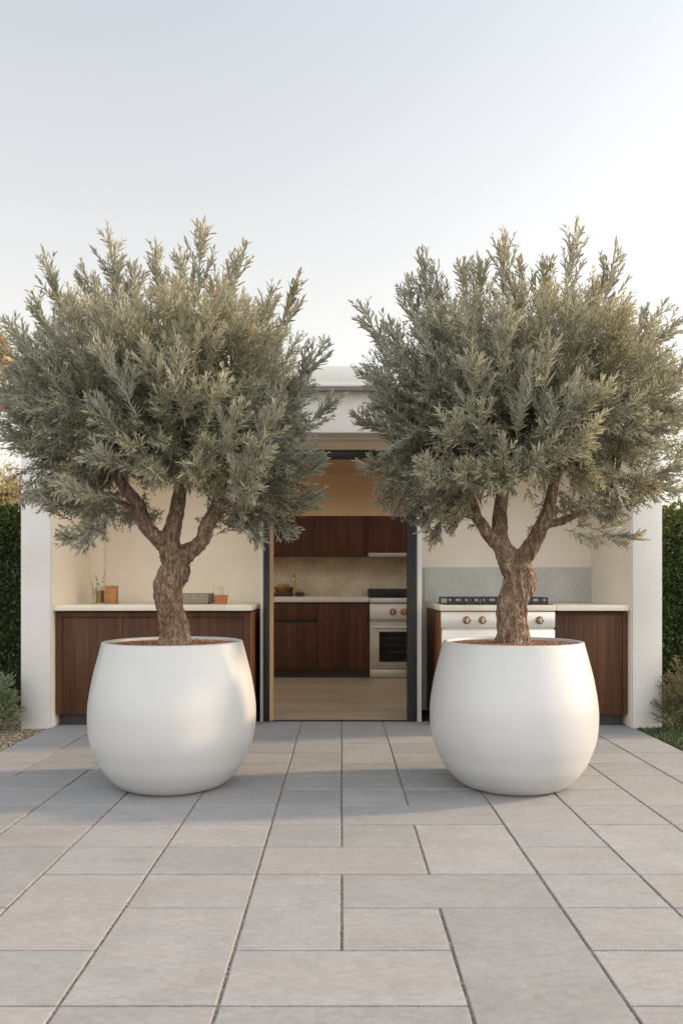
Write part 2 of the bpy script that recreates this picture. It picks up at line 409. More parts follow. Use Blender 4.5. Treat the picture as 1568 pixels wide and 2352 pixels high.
sc.cycles.max_bounces = 8; sc.cycles.diffuse_bounces = 5; sc.cycles.transparent_max_bounces = 6

# ------------------------------------------------------------------ ground, paving
M['soil'] = mat('dry_garden_soil', (.09,.075,.05), (.16,.14,.09), 3, .95, bscale=30, bstr=.5, bdist=.02)
g = bmesh.new()
vs = [g.verts.new(v) for v in ((-400,-200,-.06), (400,-200,-.06), (400,700,-.06), (-400,700,-.06))]; g.faces.new(vs)
tag(bm_obj('ground', g, M['soil']), kind='structure')

def pavemat():
    m = bpy.data.materials.new('stone_paving'); nt = NT(m)
    out = nt.add('ShaderNodeOutputMaterial'); pr = nt.add('ShaderNodeBsdfPrincipled'); nt.link(pr.outputs[0], out.inputs[0])
    tc = nt.add('ShaderNodeTexCoord'); at = nt.add('ShaderNodeAttribute'); at.attribute_name = 'v'
    sp = nt.add('ShaderNodeSeparateColor'); nt.link(at.outputs['Color'], sp.inputs[0])
    ad = nt.add('ShaderNodeVectorMath', operation='ADD'); sc_ = nt.add('ShaderNodeVectorMath', operation='SCALE'); sc_.inputs['Scale'].default_value = 17
    nt.link(at.outputs['Color'], sc_.inputs[0]); nt.link(tc.outputs['Object'], ad.inputs[0]); nt.link(sc_.outputs[0], ad.inputs[1])
    v = ad.outputs[0]
    col = mix(nt, sp.outputs[0], (.245,.248,.252), (.290,.292,.296))
    col = mix(nt, sp.outputs[1], col, (.290,.273,.266))
    a = nz(nt, v, 1, 4, .6, (5, 9, 5)); b = nz(nt, v, 1, 6, .7, (30, 65, 30)); c = nz(nt, v, 420, 2)
    d = nz(nt, v, 2.2, 3)
    col = mix(nt, 1, col, ramp(nt, a, [(.3, (.90,.90,.905)), (.7, (1.05,1.045,1.04))]), 'MULTIPLY')
    col = mix(nt, 1, col, ramp(nt, b, [(.3, (.84,.84,.84)), (.62, (1.06,1.06,1.06))]), 'MULTIPLY')
    col = mix(nt, 1, col, ramp(nt, c, [(.3, (.76,.76,.76)), (.7, (1.16,1.16,1.16))]), 'MULTIPLY')
    col = mix(nt, 1, col, ramp(nt, d, [(.52, (1,1,1)), (.75, (.95,.93,.91))]), 'MULTIPLY')
    nt.link(col, pr.inputs['Base Color']); pr.inputs['Roughness'].default_value = .78; pr.inputs['Specular IOR Level'].default_value = .35
    n1 = bump(nt, b, .35, .005); n2 = bump(nt, c, .25, .0016, n1); nt.link(bump(nt, a, .3, .006, n2), pr.inputs['Normal'])
    return m
M['paving'] = pavemat()
xs = [-2.22, -1.85, -1.475, -1.11, -.72, -.315, 0, .325, .73, 1.10, 1.487, 1.855, 2.22]
zs = [1.94+.2975*k for k in range(-6, 14)]; zs[-1] = 6.08      # row lines; zs[6] = 1.94
RB = 6
slabs = {}
# (column range, row range) of slabs wider or longer than one cell, read off the photograph; rows counted from the line at 1.94 m
special = [((5,7),(-1,0)), ((5,7),(0,1)), ((7,8),(-2,2)), ((4,5),(0,2)), ((5,6),(1,3)), ((6,8),(2,3)) , ((3,4),(1,3)), ((5,7),(3,4)), ((7,8),(3,5)),
           ((9,10),(3,5)), ((8,9),(4,6)), ((6,8),(5,6)), ((9,11),(1,2)), ((10,11),(2,4)), ((1,3),(0,1)), ((2,3),(2,4)), ((1,2),(4,6)), ((10,11),(6,8)), ((2,3),(6,7)),
           ((4,6),(-3,-1)), ((8,10),(-2,0)), ((2,4),(-2,-1)), ((0,2),(7,8)), ((3,5),(9,10)), ((7,9),(10,11)), ((9,10),(8,10)), ((2,3),(8,10)), ((0,1),(2,4)), ((11,12),(3,5))]
# columns: index into xs; c=5 is [-.315,0], 6 is [0,.325], 7 is [.325,.73]
special = [s for s in special if s != ((5,7),(-1,0))]+[((5,7),(-1,0))]
used = set(); rects = []
def claim(c0, c1, r0, r1):
    cells = [(c, r) for c in range(c0, c1) for r in range(r0, r1)]
    if any(q in used for q in cells): return
    used.update(cells); rects.append((xs[c0], xs[c1], zs[r0+RB], zs[r1+RB]))
for (c0, c1), (r0, r1) in special: claim(c0, c1, r0, r1)
for c in range(len(xs)-1):
    for r in range(-RB, len(zs)-1-RB): claim(c, c+1, r, r+1)
rp = random.Random(5)
bm = bmesh.new(); cl = bm.verts.layers.float_color.new('v')
for (x0, x1, y0, y1) in rects:
    gp = .0040; bv = .0035; dz = rp.uniform(-.0008, .0008)
    x0 += gp if x0 > -2.2 else 0; x1 -= gp if x1 < 2.2 else 0; y0 += gp*.8; y1 -= gp*.8
    tone = (rp.random(), max(0, rp.gauss(.12, .28)), rp.random(), 1)
    def ringv(ins, z, jit):
        out = []
        segs = [((x0+ins, y0+ins), (x1-ins, y0+ins)), ((x1-ins, y0+ins), (x1-ins, y1-ins)), ((x1-ins, y1-ins), (x0+ins, y1-ins)), ((x0+ins, y1-ins), (x0+ins, y0+ins))]
        for (ax, ay), (bx_, by_) in segs:
            n = 10
            for k in range(n):
                t = k/n; px, py = ax+(bx_-ax)*t, ay+(by_-ay)*t
                wv = noise.noise(Vector((px*14, py*14, 3)))*.0016+noise.noise(Vector((px*50, py*50, 7)))*.0009
                v = bm.verts.new((px+wv*jit, py+wv*jit, z)); v[cl] = tone; out.append(v)
        return out
    r1 = ringv(bv, dz, 1); r2 = ringv(bv*.25, dz-bv*.45, 1); r3 = ringv(0, dz-.010, 1)
    bm.faces.new(r1)
    for a, b in ((r1, r2), (r2, r3)):
        for i in range(len(a)): bm.faces.new((a[i], b[i], b[(i+1)%len(a)], a[(i+1)%len(a)]))
pv = bm_obj('patio_paving', bm, M['paving']); tag(pv, 'large grey rectangular stone slabs of the patio', kind='structure')
M['bed'] = mat('sandy_joint_filler', (.15,.132,.11), (.30,.26,.21), 120, .95, bscale=200, bstr=.8, bdist=.003)
boxes('paving_joints', [(-2.225, 2.225, zs[0], 6.09, -.05, -.0055)], M['bed']); tag(bpy.data.objects['paving_joints'], kind='structure')
rng = np.random.default_rng(3)
pts = []
for (x0, x1, y0, y1) in rects:
    if y0 > 4.4: continue
    n = int((y1-y0)*260*(1 if y0 < 3 else .6))
    if x0 > -2.2: pts.append(np.stack([np.full(n, x0)+rng.normal(0, .0022, n), rng.uniform(y0, y1, n), rng.uniform(-.0055, -.002, n)], 1))
    n = int((x1-x0)*200)
    pts.append(np.stack([rng.uniform(x0, x1, n), np.full(n, y0)+rng.normal(0, .0018, n), rng.uniform(-.006, -.003, n)], 1))
tag(stones('joint_grit', np.concatenate(pts), .0032, M['grit'], None, 9), 'fine grit filling the paving joints', 'grit', kind='stuff')

# gravel bed left, low ground cover right
boxes('gravel_base', [(-9, -2.232, 1.0, 9.6, -.058, -.022)], mat('gravel_bed_soil', (.12,.08,.05), (.22,.16,.11), 60, .95, bscale=60, bstr=.8, bdist=.01))
tag(bpy.data.objects['gravel_base'], kind='structure')
boxes('lawn_base', [(2.232, 9, 1.0, 9.6, -.058, -.03)], mat('lawn_soil', (.035,.04,.02), (.06,.065,.035), 30, .95, bscale=60, bstr=.8, bdist=.01))
tag(bpy.data.objects['lawn_base'], kind='structure')
n = 26000
q = np.stack([-2.235-np.abs(rng.uniform(0, 1.15, n)), rng.uniform(4.2, 6.9, n), rng.uniform(-.02, -.004, n)], 1)
tag(stones('gravel', q, .0085, M['gravel'], None, 4), 'brown pea gravel beside the left edge of the patio', 'gravel', kind='stuff')
def scatter_blades(name, x0, x1, y0, y1, n, m, L, seed, label, cat):
    r = np.random.default_rng(seed)
    b = np.stack([r.uniform(x0, x1, n), r.uniform(y0, y1, n), r.uniform(-.028, -.005, n)], 1)
    a = r.normal(0, .55, (n, 3)); a[:, 2] = np.abs(a[:, 2])+.45
    s = r.normal(0, 1, (n, 3))
    me = leaf_mesh(name, b, a, s, L*r.uniform(.5, 1.3, n), L*.42*r.uniform(.6, 1.2, n), r.uniform(0, 1, n), np.clip(r.normal(.1, .2, n), 0, 1))
    return tag(link(name, me, m), label, cat, kind='stuff')
scatter_blades('lawn', 2.235, 3.5, 4.2, 6.3, 34000, M['grass_leaf'], .026, 5, 'low dark green ground cover beside the right edge of the patio', 'ground cover')

# ------------------------------------------------------------------ planters
def planter(cx, cy, label):
    t = empty('planter', (cx, cy, 0), label, 'planter', 'big white planters of the olive trees')
    prof = [(.0,.0),(.252,.0),(.252,.007),(.279,.009),(.296,.019),(.322,.042),(.355,.080),(.386,.125),(.408,.175),(.430,.235),(.443,.30),(.447,.37),(.4445,.44),(.435,.51),(.420,.59),(.400,.67),(.383,.735),
            (.3765,.762),(.3745,.770),(.369,.775),(.360,.7755),(.354,.771),(.352,.76),(.352,.70)]
    c, rr = spline([((r, 0, h), 1) for r, h in prof[1:]], 3)
    bm = bmesh.new(); lathe(bm, [(v.x, v.z) for v in c], (cx, cy, 0), 128, cap0=True, cap1=False)
    bm_obj('pot_body', bm, M['pot'], t, smooth=True, angle=50)
    bm = bmesh.new(); nr, na = 16, 72; rings = []
    for i in range(1, nr+1):
        r = .3515*i/nr
        rings.append([bm.verts.new((cx+r*math.cos(2*PI*k/na), cy+r*math.sin(2*PI*k/na), .752+.012*(1-i/nr)+.004*noise.noise(Vector((cx+r*math.cos(2*PI*k/na)*14, r*math.sin(2*PI*k/na)*14, 1))))) for k in range(na)])
    c0 = bm.verts.new((cx, cy, .765))
    for k in range(na): bm.faces.new((c0, rings[0][k], rings[0][(k+1)%na]))
    for a, b in zip(rings, rings[1:]):
        for k in range(na): bm.faces.new((a[k], b[k], b[(k+1)%na], a[(k+1)%na]))
    so_ = bm_obj('soil', bm, M['mulch'], t, smooth=True)
    n = 6500; rr = .346*np.sqrt(rng.uniform(0, 1, n)); an = rng.uniform(0, 2*PI, n)
    q = np.stack([cx+rr*np.cos(an), cy+rr*np.sin(an), .755+.011*(1-rr/.352)+rng.uniform(-.002, .004, n)], 1)
    me = stones('mulch', q, .0058, M['chips'], so_, int(cx*10)+50)
    me['kind'] = 'stuff'
    return t
ZP = 4.15
PL = X(398.5, ZP); PR = X(1176, ZP)
planter(PL, ZP, 'left round white planter in front of the niche with the jars')
planter(PR, ZP, 'right round white planter in front of the outdoor cooktop')

# ------------------------------------------------------------------ olive trees
def tree_trunk(chains, parent, seed):
    bm = bmesh.new()
    for ci, ch in enumerate(chains):
        nodes = [(P(x, y, ZP+dz) , r) for x, y, dz, r in ch]
        p, r = spline(nodes, 8); tube(bm, p, r, 16, rough=.12, seed=seed+ci*5)
    me = bpy.data.meshes.new('tmp'); bmesh.ops.recalc_face_normals(bm, faces=bm.faces); bm.to_mesh(me); bm.free()
    o = bpy.data.objects.new('tmp', me); COL.objects.link(o)
    md = o.modifiers.new('r', 'REMESH'); md.mode = 'VOXEL'; md.voxel_size = .0055
    ms = o.modifiers.new('s', 'SMOOTH'); ms.iterations = 7; ms.factor = .5
    dg = bpy.context.evaluated_depsgraph_get(); dg.update()
    m2 = bpy.data.meshes.new_from_object(o.evaluated_get(dg))
    bpy.data.objects.remove(o); m2.name = 'trunk'
    nv = len(m2.vertices); nr = [Vector(v.normal) for v in m2.vertices]
    for i, v in enumerate(m2.vertices):
        c = v.co
        a = noise.noise(Vector((c.x*10+seed, c.y*10, c.z*5)))*.011
        tw = c.z*3.2
        b = abs(noise.noise(Vector((c.x*32+tw, c.y*32, c.z*3.2+seed))))*.018
        e = noise.noise(Vector((c.x*75, c.y*75, c.z*24)))*.0045
        k = 1.0 if c.z < 1.28 else max(.35, 1-(c.z-1.28)*3)
        v.co = c+nr[i]*((a-b+e+.005)*k)
    m2.polygons.foreach_set('use_smooth', [True]*len(m2.polygons)); m2.materials.clear()
    return link('trunk', m2, M['bark'], parent)

def crown(name_seed, cx, cyp, parent, spikes, fronts, limb_ends, right, n_plume=760):
    """foliage plumes filling an uneven crown; cx, cyp its centre in the photo"""
    fo = Foliage(name_seed); rng = fo.rng
    C = np.array(P(cx, cyp, ZP)); s = ZP/F
    A, B, D = 362*s, 252*s, 330*s
    def rad(u):
        k = 1+.17*noise.noise(Vector((u[0]*2.3+name_seed, u[1]*2.3, u[2]*2.3)))+.07*noise.noise(Vector((u[0]*6, u[1]*6+name_seed, u[2]*6)))
        return k
    def blocked(p):
        """keeps the near side open where the limbs fork"""
        x = CX+p[0]*F/p[1]; y = HY-(p[2]-HC)*F/p[1]
        return abs(x-(cx+18)) < 175-max(0, 1190-y)*.6 and y > 1136
    def grow(u):
        """direction a shoot takes at crown direction u"""
        up = .75 if u[2] > -.1 else (.30 if u[2] > -.55 else -.15)
        d = np.array([u[0]*1.0, u[1]*.9, u[2]*.6+up])+rng.normal(0, .20, 3)
        return d/np.linalg.norm(d)
    k = 0
    while k < n_plume:
        u = rng.normal(0, 1, 3); u /= np.linalg.norm(u)
        if u[2] < -.8 and rng.random() < .6: continue
        shell = rng.random()
        f = rng.uniform(.86, 1.0) if shell < .62 else rng.uniform(.42, .86)
        q_ = 2.3 if u[2] > 0 else 3.2
        hh = math.hypot(u[0], u[1]); k2 = (hh**q_+abs(u[2])**q_)**(-1/q_)
        v_ = u*k2
        tip = C+np.array([v_[0]*A, v_[1]*D, v_[2]*(B if u[2] > 0 else B*.98)])*rad(u)*f
        if tip[1] < ZP+.05 and blocked(tip): continue
        # hollow round the forking limbs so that they show below the crown
        if abs(tip[0]-C[0]) < .40 and tip[2] < C[2]-.52 and rng.random() < .93: continue
        d = grow(u); droop = .0 if u[2] > -.25 else .12
        warm = np.clip((u[2]-.05)*.85+.12+(u[0]*.42 if right else u[0]*.15), .03, .95)  # top and sunward side painted golden as if sunlit, besides real new growth
        low = u[2] < -.35
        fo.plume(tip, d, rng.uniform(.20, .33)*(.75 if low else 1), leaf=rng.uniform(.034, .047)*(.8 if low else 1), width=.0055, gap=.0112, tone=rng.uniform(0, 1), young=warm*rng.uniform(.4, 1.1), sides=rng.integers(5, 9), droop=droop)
        k += 1
    # fine filling twigs inside, toned dark as painted crown shade, and drooping small ones along the lower rim
    for i in range(330):
        u = rng.normal(0, 1, 3); u /= np.linalg.norm(u)
        tip = C+np.array([u[0]*A, u[1]*D, u[2]*B*.9])*rng.uniform(.2, .8)
        if tip[1] < ZP+.05 and blocked(tip): continue
        if abs(tip[0]-C[0]) < .36 and tip[2] < C[2]-.46: continue
        fo.plume(tip, u+rng.normal(0, .5, 3), rng.uniform(.12, .2), leaf=.036, width=.0070, gap=.014, tone=rng.uniform(0, .35), young=.05, sides=5)
    for i in range(230):
        a = rng.uniform(0, 2*PI); r = rng.uniform(.45, .95)
        tip = C+np.array([math.cos(a)*A*r, math.sin(a)*D*r, -B*(.80+.24*rng.random())*(1.06-.35*max(0, r-.6))])
        d = np.array([math.cos(a)*.8, math.sin(a)*.8, -.35])+rng.normal(0, .3, 3)
        if abs(tip[0]-C[0]) < .2 or (tip[1] < ZP+.05 and blocked(tip)): continue
        fo.plume(tip, d, rng.uniform(.10, .2), leaf=.031, width=.0072, gap=.0125, ang=.8, tone=rng.uniform(.1, .6), young=rng.uniform(.1, .5), sides=5, droop=.25)
    for (px, py, dx, dz_, L, dep) in spikes:
        tip = np.array(P(px, py, ZP+dep)); d = np.array([dx, rng.normal(0, .06), dz_], float)
        fo.plume(tip, d, L, leaf=.060, width=.0112, gap=.0165, ang=.50, tone=rng.uniform(.3, .7), young=rng.uniform(.25, .5), sides=10, spread=.42, sl=.48)
        d = d/np.linalg.norm(d)
        fo.plume(tip-d*L*.55+rng.normal(0, .03, 3), d+rng.normal(0, .15, 3), L*.8, leaf=.043, width=.008, tone=.5, young=.35, sides=9, spread=.5)
    for (px, py, dx, dy, dz_, L) in fronts:
        tip = np.array(P(px, py, 3.36)); d = np.array([dx, dy, dz_], float)
        fo.plume(tip, d, L, leaf=.056, width=.0066, gap=.0084, ang=.62, tone=rng.uniform(.7, 1), young=rng.uniform(.05, .45), sides=9, spread=.55, sl=.42)
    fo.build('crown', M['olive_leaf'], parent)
    fo.build_stems('twigs', M['stem'], parent)
    # branches from the limbs outward
    bm = bmesh.new()
    for le, r0 in limb_ends:
        e = np.array(P(*le))
        for j in range(9):
            u = rng.normal(0, 1, 3); u[2] = abs(u[2])*.8+.1; u /= np.linalg.norm(u)
            u[0] += (e[0]-C[0])*1.6; u /= np.linalg.norm(u)
            end = C+np.array([u[0]*A, u[1]*D, u[2]*B])*.62
            midp = e*.55+end*.45+rng.normal(0, .05, 3)
            p, r = spline([(Vector(e), r0), (Vector(midp), r0*.5), (Vector(end), .005)], 5)
            tube(bm, p, r, 6, seed=j)
            for m_ in range(3):
                st = midp*(1-.25*m_)+end*.25*m_
                e2 = st+(end-midp)*.5+rng.normal(0, .16, 3)
                ee = (e2-C)/np.array([A, D, B]); nn_ = np.linalg.norm(ee)
                if nn_ > .68: e2 = C+(e2-C)*.68/nn_
                p, r = spline([(Vector(st), r0*.4), (Vector((st+e2)/2+rng.normal(0, .02, 3)), r0*.25), (Vector(e2), .004)], 4)
                tube(bm, p, r, 5, seed=j)
    bm_obj('branches', bm, M['branch'], parent, smooth=True)

k_ = ZP/F
tl = empty('olive_tree', (PL, ZP, .75), 'left olive tree whose fork opens into three limbs, leaning trunk kinked to the left', 'olive tree', 'potted olive trees')
tree_trunk([
    [(403,1498,0,.098),(402,1482,0,.090),(400,1462,0,.079),(399,1430,.0,.075),(393,1395,.0,.074),(389,1365,.0,.079),(388,1340,-.01,.086),(398,1318,-.01,.083),(401,1300,0,.074),(397,1285,0,.066),(390,1268,0,.060)],
    [(360,1342,-.01,.030),(372,1338,-.02,.050),(390,1335,0,.06)],
    [(418,1304,-.01,.045),(405,1300,0,.06)],
    [(390,1270,0,.058),(388,1250,0,.053),(392,1228,.01,.046),(400,1200,.03,.042),(408,1165,.06,.040),(415,1125,.10,.036),(424,1080,.12,.030),(432,1020,.14,.022),(440,960,.16,.014)],
    [(386,1258,0,.050),(368,1240,-.02,.044),(340,1215,-.05,.040),(326,1185,-.06,.036),(315,1155,-.06,.034),(295,1130,-.05,.032),(270,1095,-.02,.026),(240,1040,0,.019),(220,980,0,.012)],
    [(322,1190,-.05,.026),(300,1165,-.02,.018),(265,1150,.02,.013),(215,1130,.05,.008)],
    [(402,1300,0,.060),(420,1278,-.01,.046),(448,1258,-.02,.040),(466,1238,-.03,.038),(474,1212,-.03,.038),(490,1182,-.03,.036),(502,1150,-.01,.033),(512,1100,0,.026),(530,1040,0,.018),(560,980,0,.012)],
    [(494,1178,-.03,.030),(520,1165,-.01,.022),(548,1152,.02,.018),(590,1130,.06,.013),(640,1090,.1,.008)],
    [(378,1498,-.06,.045),(382,1470,-.05,.036),(390,1440,-.03,.03)], [(430,1498,-.03,.045),(424,1470,-.03,.036),(414,1440,0,.03)],
    [(405,1500,.07,.05),(402,1460,.04,.04)]], tl, 3)
crown(11, 384, 925, tl,
      [(100,605,-.35,1,.34,.0),(252,540,-.12,1,.36,.05),(364,566,.0,1,.32,.1),(459,524,.03,1,.38,-.05),(554,584,.2,1,.34,0),(682,645,.35,1,.36,0),(747,775,.6,1,.34,0),(22,735,-.5,1,.36,0),
       (632,660,.25,1,.3,.1),(782,915,.9,.7,.34,0),(160,690,-.3,1,.3,.1),(305,600,-.05,1,.3,0),(510,620,.1,1,.3,.1),(415,590,.0,1,.3,.15),(-5,880,-.9,.7,.34,0),(-12,1000,-1,.3,.3,.0),(762,1075,1,.25,.32,0),(752,1150,1,.05,.3,.05),
       (135,1250,-.8,-.25,.22,-.3),(80,690,-.5,1,.3,.1),(600,1250,.35,-.7,.2,.1),(680,1235,.6,-.4,.25,.1),(190,1265,-.2,-.6,.16,-.3),(200,620,-.2,1,.3,0)],
      [(235,800,-.45,-.35,1,.36),(420,790,.05,-.4,1,.36),(560,920,.5,-.5,1,.3),(600,1030,.6,-.6,.9,.28),(180,1050,-1,-.6,.15,.28),(350,1085,-.1,-1,.0,.22),(480,1030,.2,-1,.3,.25),
       (590,1130,.7,-.8,0,.26),(290,1000,-.3,-1,.4,.25),(370,900,0,-1,.5,.28),(200,930,-.6,-.8,.5,.28),(330,780,-.2,-.5,1,.3),(500,850,.3,-.6,.9,.3),(620,1040,.8,-.5,.4,.25),(450,1070,.1,-1,.1,.22),(130,1120,-.8,-.7,.1,.25),(660,950,.8,-.5,.6,.28)],
      [((440,970,ZP+.16), .02), ((225,990,ZP), .018), ((555,985,ZP), .018), ((632,1095,ZP+.1), .011), ((222,1133,ZP+.05), .011), ((430,1040,ZP+.13), .02)], False)

tr = empty('olive_tree', (PR, ZP, .75), 'right olive tree with the right side tinted sunlit gold, trunk bulging to the right', 'olive tree', 'potted olive trees')
tree_trunk([
    [(1177,1498,0,.098),(1177,1482,0,.090),(1177,1462,0,.083),(1176,1430,0,.081),(1175,1400,0,.079),(1180,1372,0,.078),(1190,1345,0,.082),(1194,1328,0,.084),(1188,1312,0,.078),(1178,1298,0,.068),(1172,1282,0,.060)],
    [(1222,1328,-.01,.028),(1212,1326,-.02,.05),(1195,1325,0,.06)],
    [(1172,1286,0,.062),(1160,1268,0,.054),(1153,1250,0,.048),(1148,1228,.01,.044),(1147,1200,.03,.040),(1149,1170,.05,.036),(1152,1130,.08,.032),(1150,1070,.1,.024),(1148,1000,.12,.015)],
    [(1152,1258,0,.044),(1135,1243,-.02,.034),(1116,1222,-.03,.030),(1104,1200,-.03,.028),(1085,1184,-.02,.024),(1050,1170,.02,.018),(1010,1140,.05,.012),(960,1090,.08,.008)],
    [(1100,1195,-.02,.022),(1085,1150,-.02,.02),(1060,1080,0,.014)],
    [(1186,1304,0,.062),(1200,1282,-.01,.048),(1215,1260,-.02,.042),(1228,1240,-.03,.038),(1240,1215,-.04,.038),(1255,1185,-.04,.035),(1264,1150,-.02,.031),(1275,1100,0,.025),(1300,1040,0,.018),(1320,980,0,.012)],
    [(1248,1205,-.04,.028),(1275,1200,-.02,.022),(1300,1192,.02,.018),(1350,1170,.06,.013),(1410,1130,.1,.008)],
    [(1150,1498,-.05,.045),(1152,1470,-.04,.036),(1160,1440,-.02,.03)], [(1205,1498,-.03,.045),(1202,1470,-.03,.036),(1195,1440,0,.03)], [(1178,1500,.07,.05),(1176,1460,.04,.04)]], tr, 8)
crown(23, 1196, 925, tr,
      [(958,575,-.22,1,.38,0),(1150,537,-.03,1,.38,.05),(1308,532,.08,1,.42,-.05),(1432,575,.35,1,.42,0),(1252,590,.05,1,.32,.1),(1062,592,-.1,1,.3,.1),(835,712,-.5,1,.34,0),(890,745,-.3,1,.28,.1),
       (1530,692,.7,1,.36,0),(1572,738,1,.7,.34,-.05),(925,640,-.3,1,.34,.05),(1005,640,-.15,1,.3,.1),(1590,850,1,.45,.36,0),(1600,960,1,.3,.36,0),(818,850,-.9,.5,.3,0),(812,955,-1,.6,.3,0),(828,1080,-1,.2,.3,.0),
       (1470,1250,.9,-.3,.28,-.1),(1600,1080,1,.1,.34,0),(990,1250,-.3,-.7,.2,.1),(1385,650,.2,1,.3,.1),(1200,600,.02,1,.3,.1),(1100,590,-.05,1,.3,0),(1560,1130,1,-.1,.3,0)],
      [(1080,800,-.1,-.4,1,.36),(1280,790,.15,-.4,1,.38),(1340,860,.4,-.4,1,.32),(1040,1070,-.8,-.7,.3,.26),(1160,1010,-.1,-.7,.8,.3),(1180,1080,.1,-1,.3,.25),(960,1070,-.9,-.7,.3,.26),
       (1100,930,-.3,-.8,.6,.3),(1210,860,.05,-.6,1,.32),(1290,960,.3,-.8,.6,.3),(1010,960,-.6,-.7,.5,.28),(1380,980,.7,-.6,.5,.28),(1170,730,0,-.5,1,.3),(1110,1090,-.2,-1,.0,.22),(1420,880,.7,-.5,.7,.3),(1240,1060,.3,-1,.1,.24)],
      [((1148,1010,ZP+.12), .02), ((1318,985,ZP), .018), ((1400,1137,ZP+.1), .012), ((965,1095,ZP+.08), .011), ((1062,1090,ZP), .015), ((1152,1080,ZP+.1), .02)], True)

# ------------------------------------------------------------------ garden pavilion
pav = empty('garden_pavilion', (0, 7.6, 0), 'low white plaster pavilion with two niches, an open kitchen door and a flat roof', 'pavilion')
XO = 2.43; XI = 2.205; BW = 6.75
boxes('pillar', [(-XO, -XI, 5.78, BW+.1, -.03, 2.235)], M['plaster'], pav, .006)
boxes('pillar', [(XI, XO, 5.78, BW+.1, -.03, 2.235)], M['plaster'], pav, .006)
boxes('side_wall', [(-XO, -XI-.03, BW+.1, 7.1, -.03, 2.5), (-XO, -XI-.03, 9.0, 9.7, -.03, 2.5), (-XO, -XI-.03, 7.1, 9.0, -.03, 1.2), (-XO, -XI-.03, 7.1, 9.0, 2.34, 2.5)], M['plaster'], pav)  # opening in the left wall is unseen, added to light the kitchen
boxes('side_wall', [(XI+.03, XO, BW+.1, 7.1, -.03, 2.5), (XI+.03, XO, 9.0, 9.7, -.03, 2.5), (XI+.03, XO, 7.1, 9.0, -.03, 1.88), (XI+.03, XO, 7.1, 9.0, 2.34, 2.5)], M['plaster'], pav)
boxes('added_window_frame', [(XI+.06, XO-.02, 7.1, 7.14, 1.88, 2.34), (XI+.06, XO-.02, 8.96, 9.0, 1.88, 2.34), (XI+.06, XO-.02, 8.03, 8.07, 1.88, 2.34), (XI+.06, XO-.02, 7.14, 8.03, 1.88, 1.91), (XI+.06, XO-.02, 8.07, 8.96, 1.88, 1.91)], M['frame'], pav)  # unseen right-hand window, added to let low sun into the kitchen
PX0, PX1 = -.646, -.619; QX0, QX1 = .598, .636
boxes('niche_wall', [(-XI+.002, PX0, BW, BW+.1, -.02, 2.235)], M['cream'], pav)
boxes('niche_wall', [(QX1, XI-.002, BW, BW+.1, -.02, 2.235)], M['warm_lit_pale'], pav)
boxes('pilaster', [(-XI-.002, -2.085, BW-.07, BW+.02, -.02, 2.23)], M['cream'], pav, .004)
boxes('warm_lit_skin', [(-XI-.01, -XI+.004, 5.80, BW+.01, -.02, 2.23)], M['cream'], pav)  # thin skins over the pillar sides carry the painted warm light
boxes('warm_lit_skin', [(XI-.004, XI+.01, 5.80, BW+.01, -.02, 2.23)], M['warm_lit_pale'], pav)
boxes('door_wall', [(PX0, PX1, 6.06, BW+.1, -.02, 2.235)], M['plaster'], pav, .003)
boxes('door_wall', [(QX0, QX1, 6.06, BW+.1, -.02, 2.235)], M['plaster'], pav, .003)
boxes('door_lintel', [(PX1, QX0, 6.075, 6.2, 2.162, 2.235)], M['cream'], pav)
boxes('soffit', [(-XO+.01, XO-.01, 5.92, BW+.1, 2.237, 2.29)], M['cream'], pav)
bm = bmesh.new(); box(bm, -XO-.002, XO+.002, 5.77, 5.92, 2.235, 2.556, .012, 3)
bm_obj('fascia', bm, M['plaster'], pav, smooth=True, angle=35)
SX, S0, S1 = 2.05, 6.90, 8.0  # unseen roof opening, added to bring daylight into the kitchen
boxes('roof', [(-XO+.01, XO-.01, 5.92, S0, 2.50, 2.556), (-XO+.01, XO-.01, S1, 9.7, 2.50, 2.556), (-XO+.01, -SX, S0, S1, 2.50, 2.556), (SX, XO-.01, S0, S1, 2.50, 2.556)], M['plaster'], pav)
boxes('roof_cap', [(-XO-.06, XO+.06, 5.645, S0, 2.557, 2.71), (-XO-.06, XO+.06, S1, 9.8, 2.557, 2.71), (-XO-.06, -SX, S0, S1, 2.557, 2.71), (SX, XO+.06, S0, S1, 2.557, 2.71)], M['plaster'], pav, .008)
boxes('cap_drip', [(-XO-.065, XO+.065, 5.638, 5.66, 2.556, 2.583)], M['plaster'], pav, .004)
boxes('upper_wall', [(-XO+.01, XO-.01, BW, BW+.1, 2.291, 2.5)], M['tan'], pav)
# kitchen room
boxes('kitchen_wall', [(-XI-.02, XI+.02, 9.56, 9.7, -.02, 2.5)], M['tan'], pav)
boxes('kitchen_wall', [(-XI-.028, -XI-.01, BW+.1, 7.1, 0, 2.5), (-XI-.028, -XI-.01, 9.0, 9.56, 0, 2.5), (-XI-.028, -XI-.01, 7.1, 9.0, 0, 1.2)], M['tan'], pav)
boxes('bulkhead', [(-XI, XI, 9.20, 9.56, 1.932, 2.44)], M['tan'], pav)
boxes('ceiling', [(-XI, XI, BW+.1, S0, 2.44, 2.498), (-XI, XI, S1, 9.56, 2.44, 2.498), (-XI, -SX, S0, S1, 2.44, 2.498), (SX, XI, S0, S1, 2.44, 2.498)], M['tan'], pav)
boxes('backsplash', [(-XI, XI, 9.535, 9.56, .90, 1.47)], M['splash'], pav)
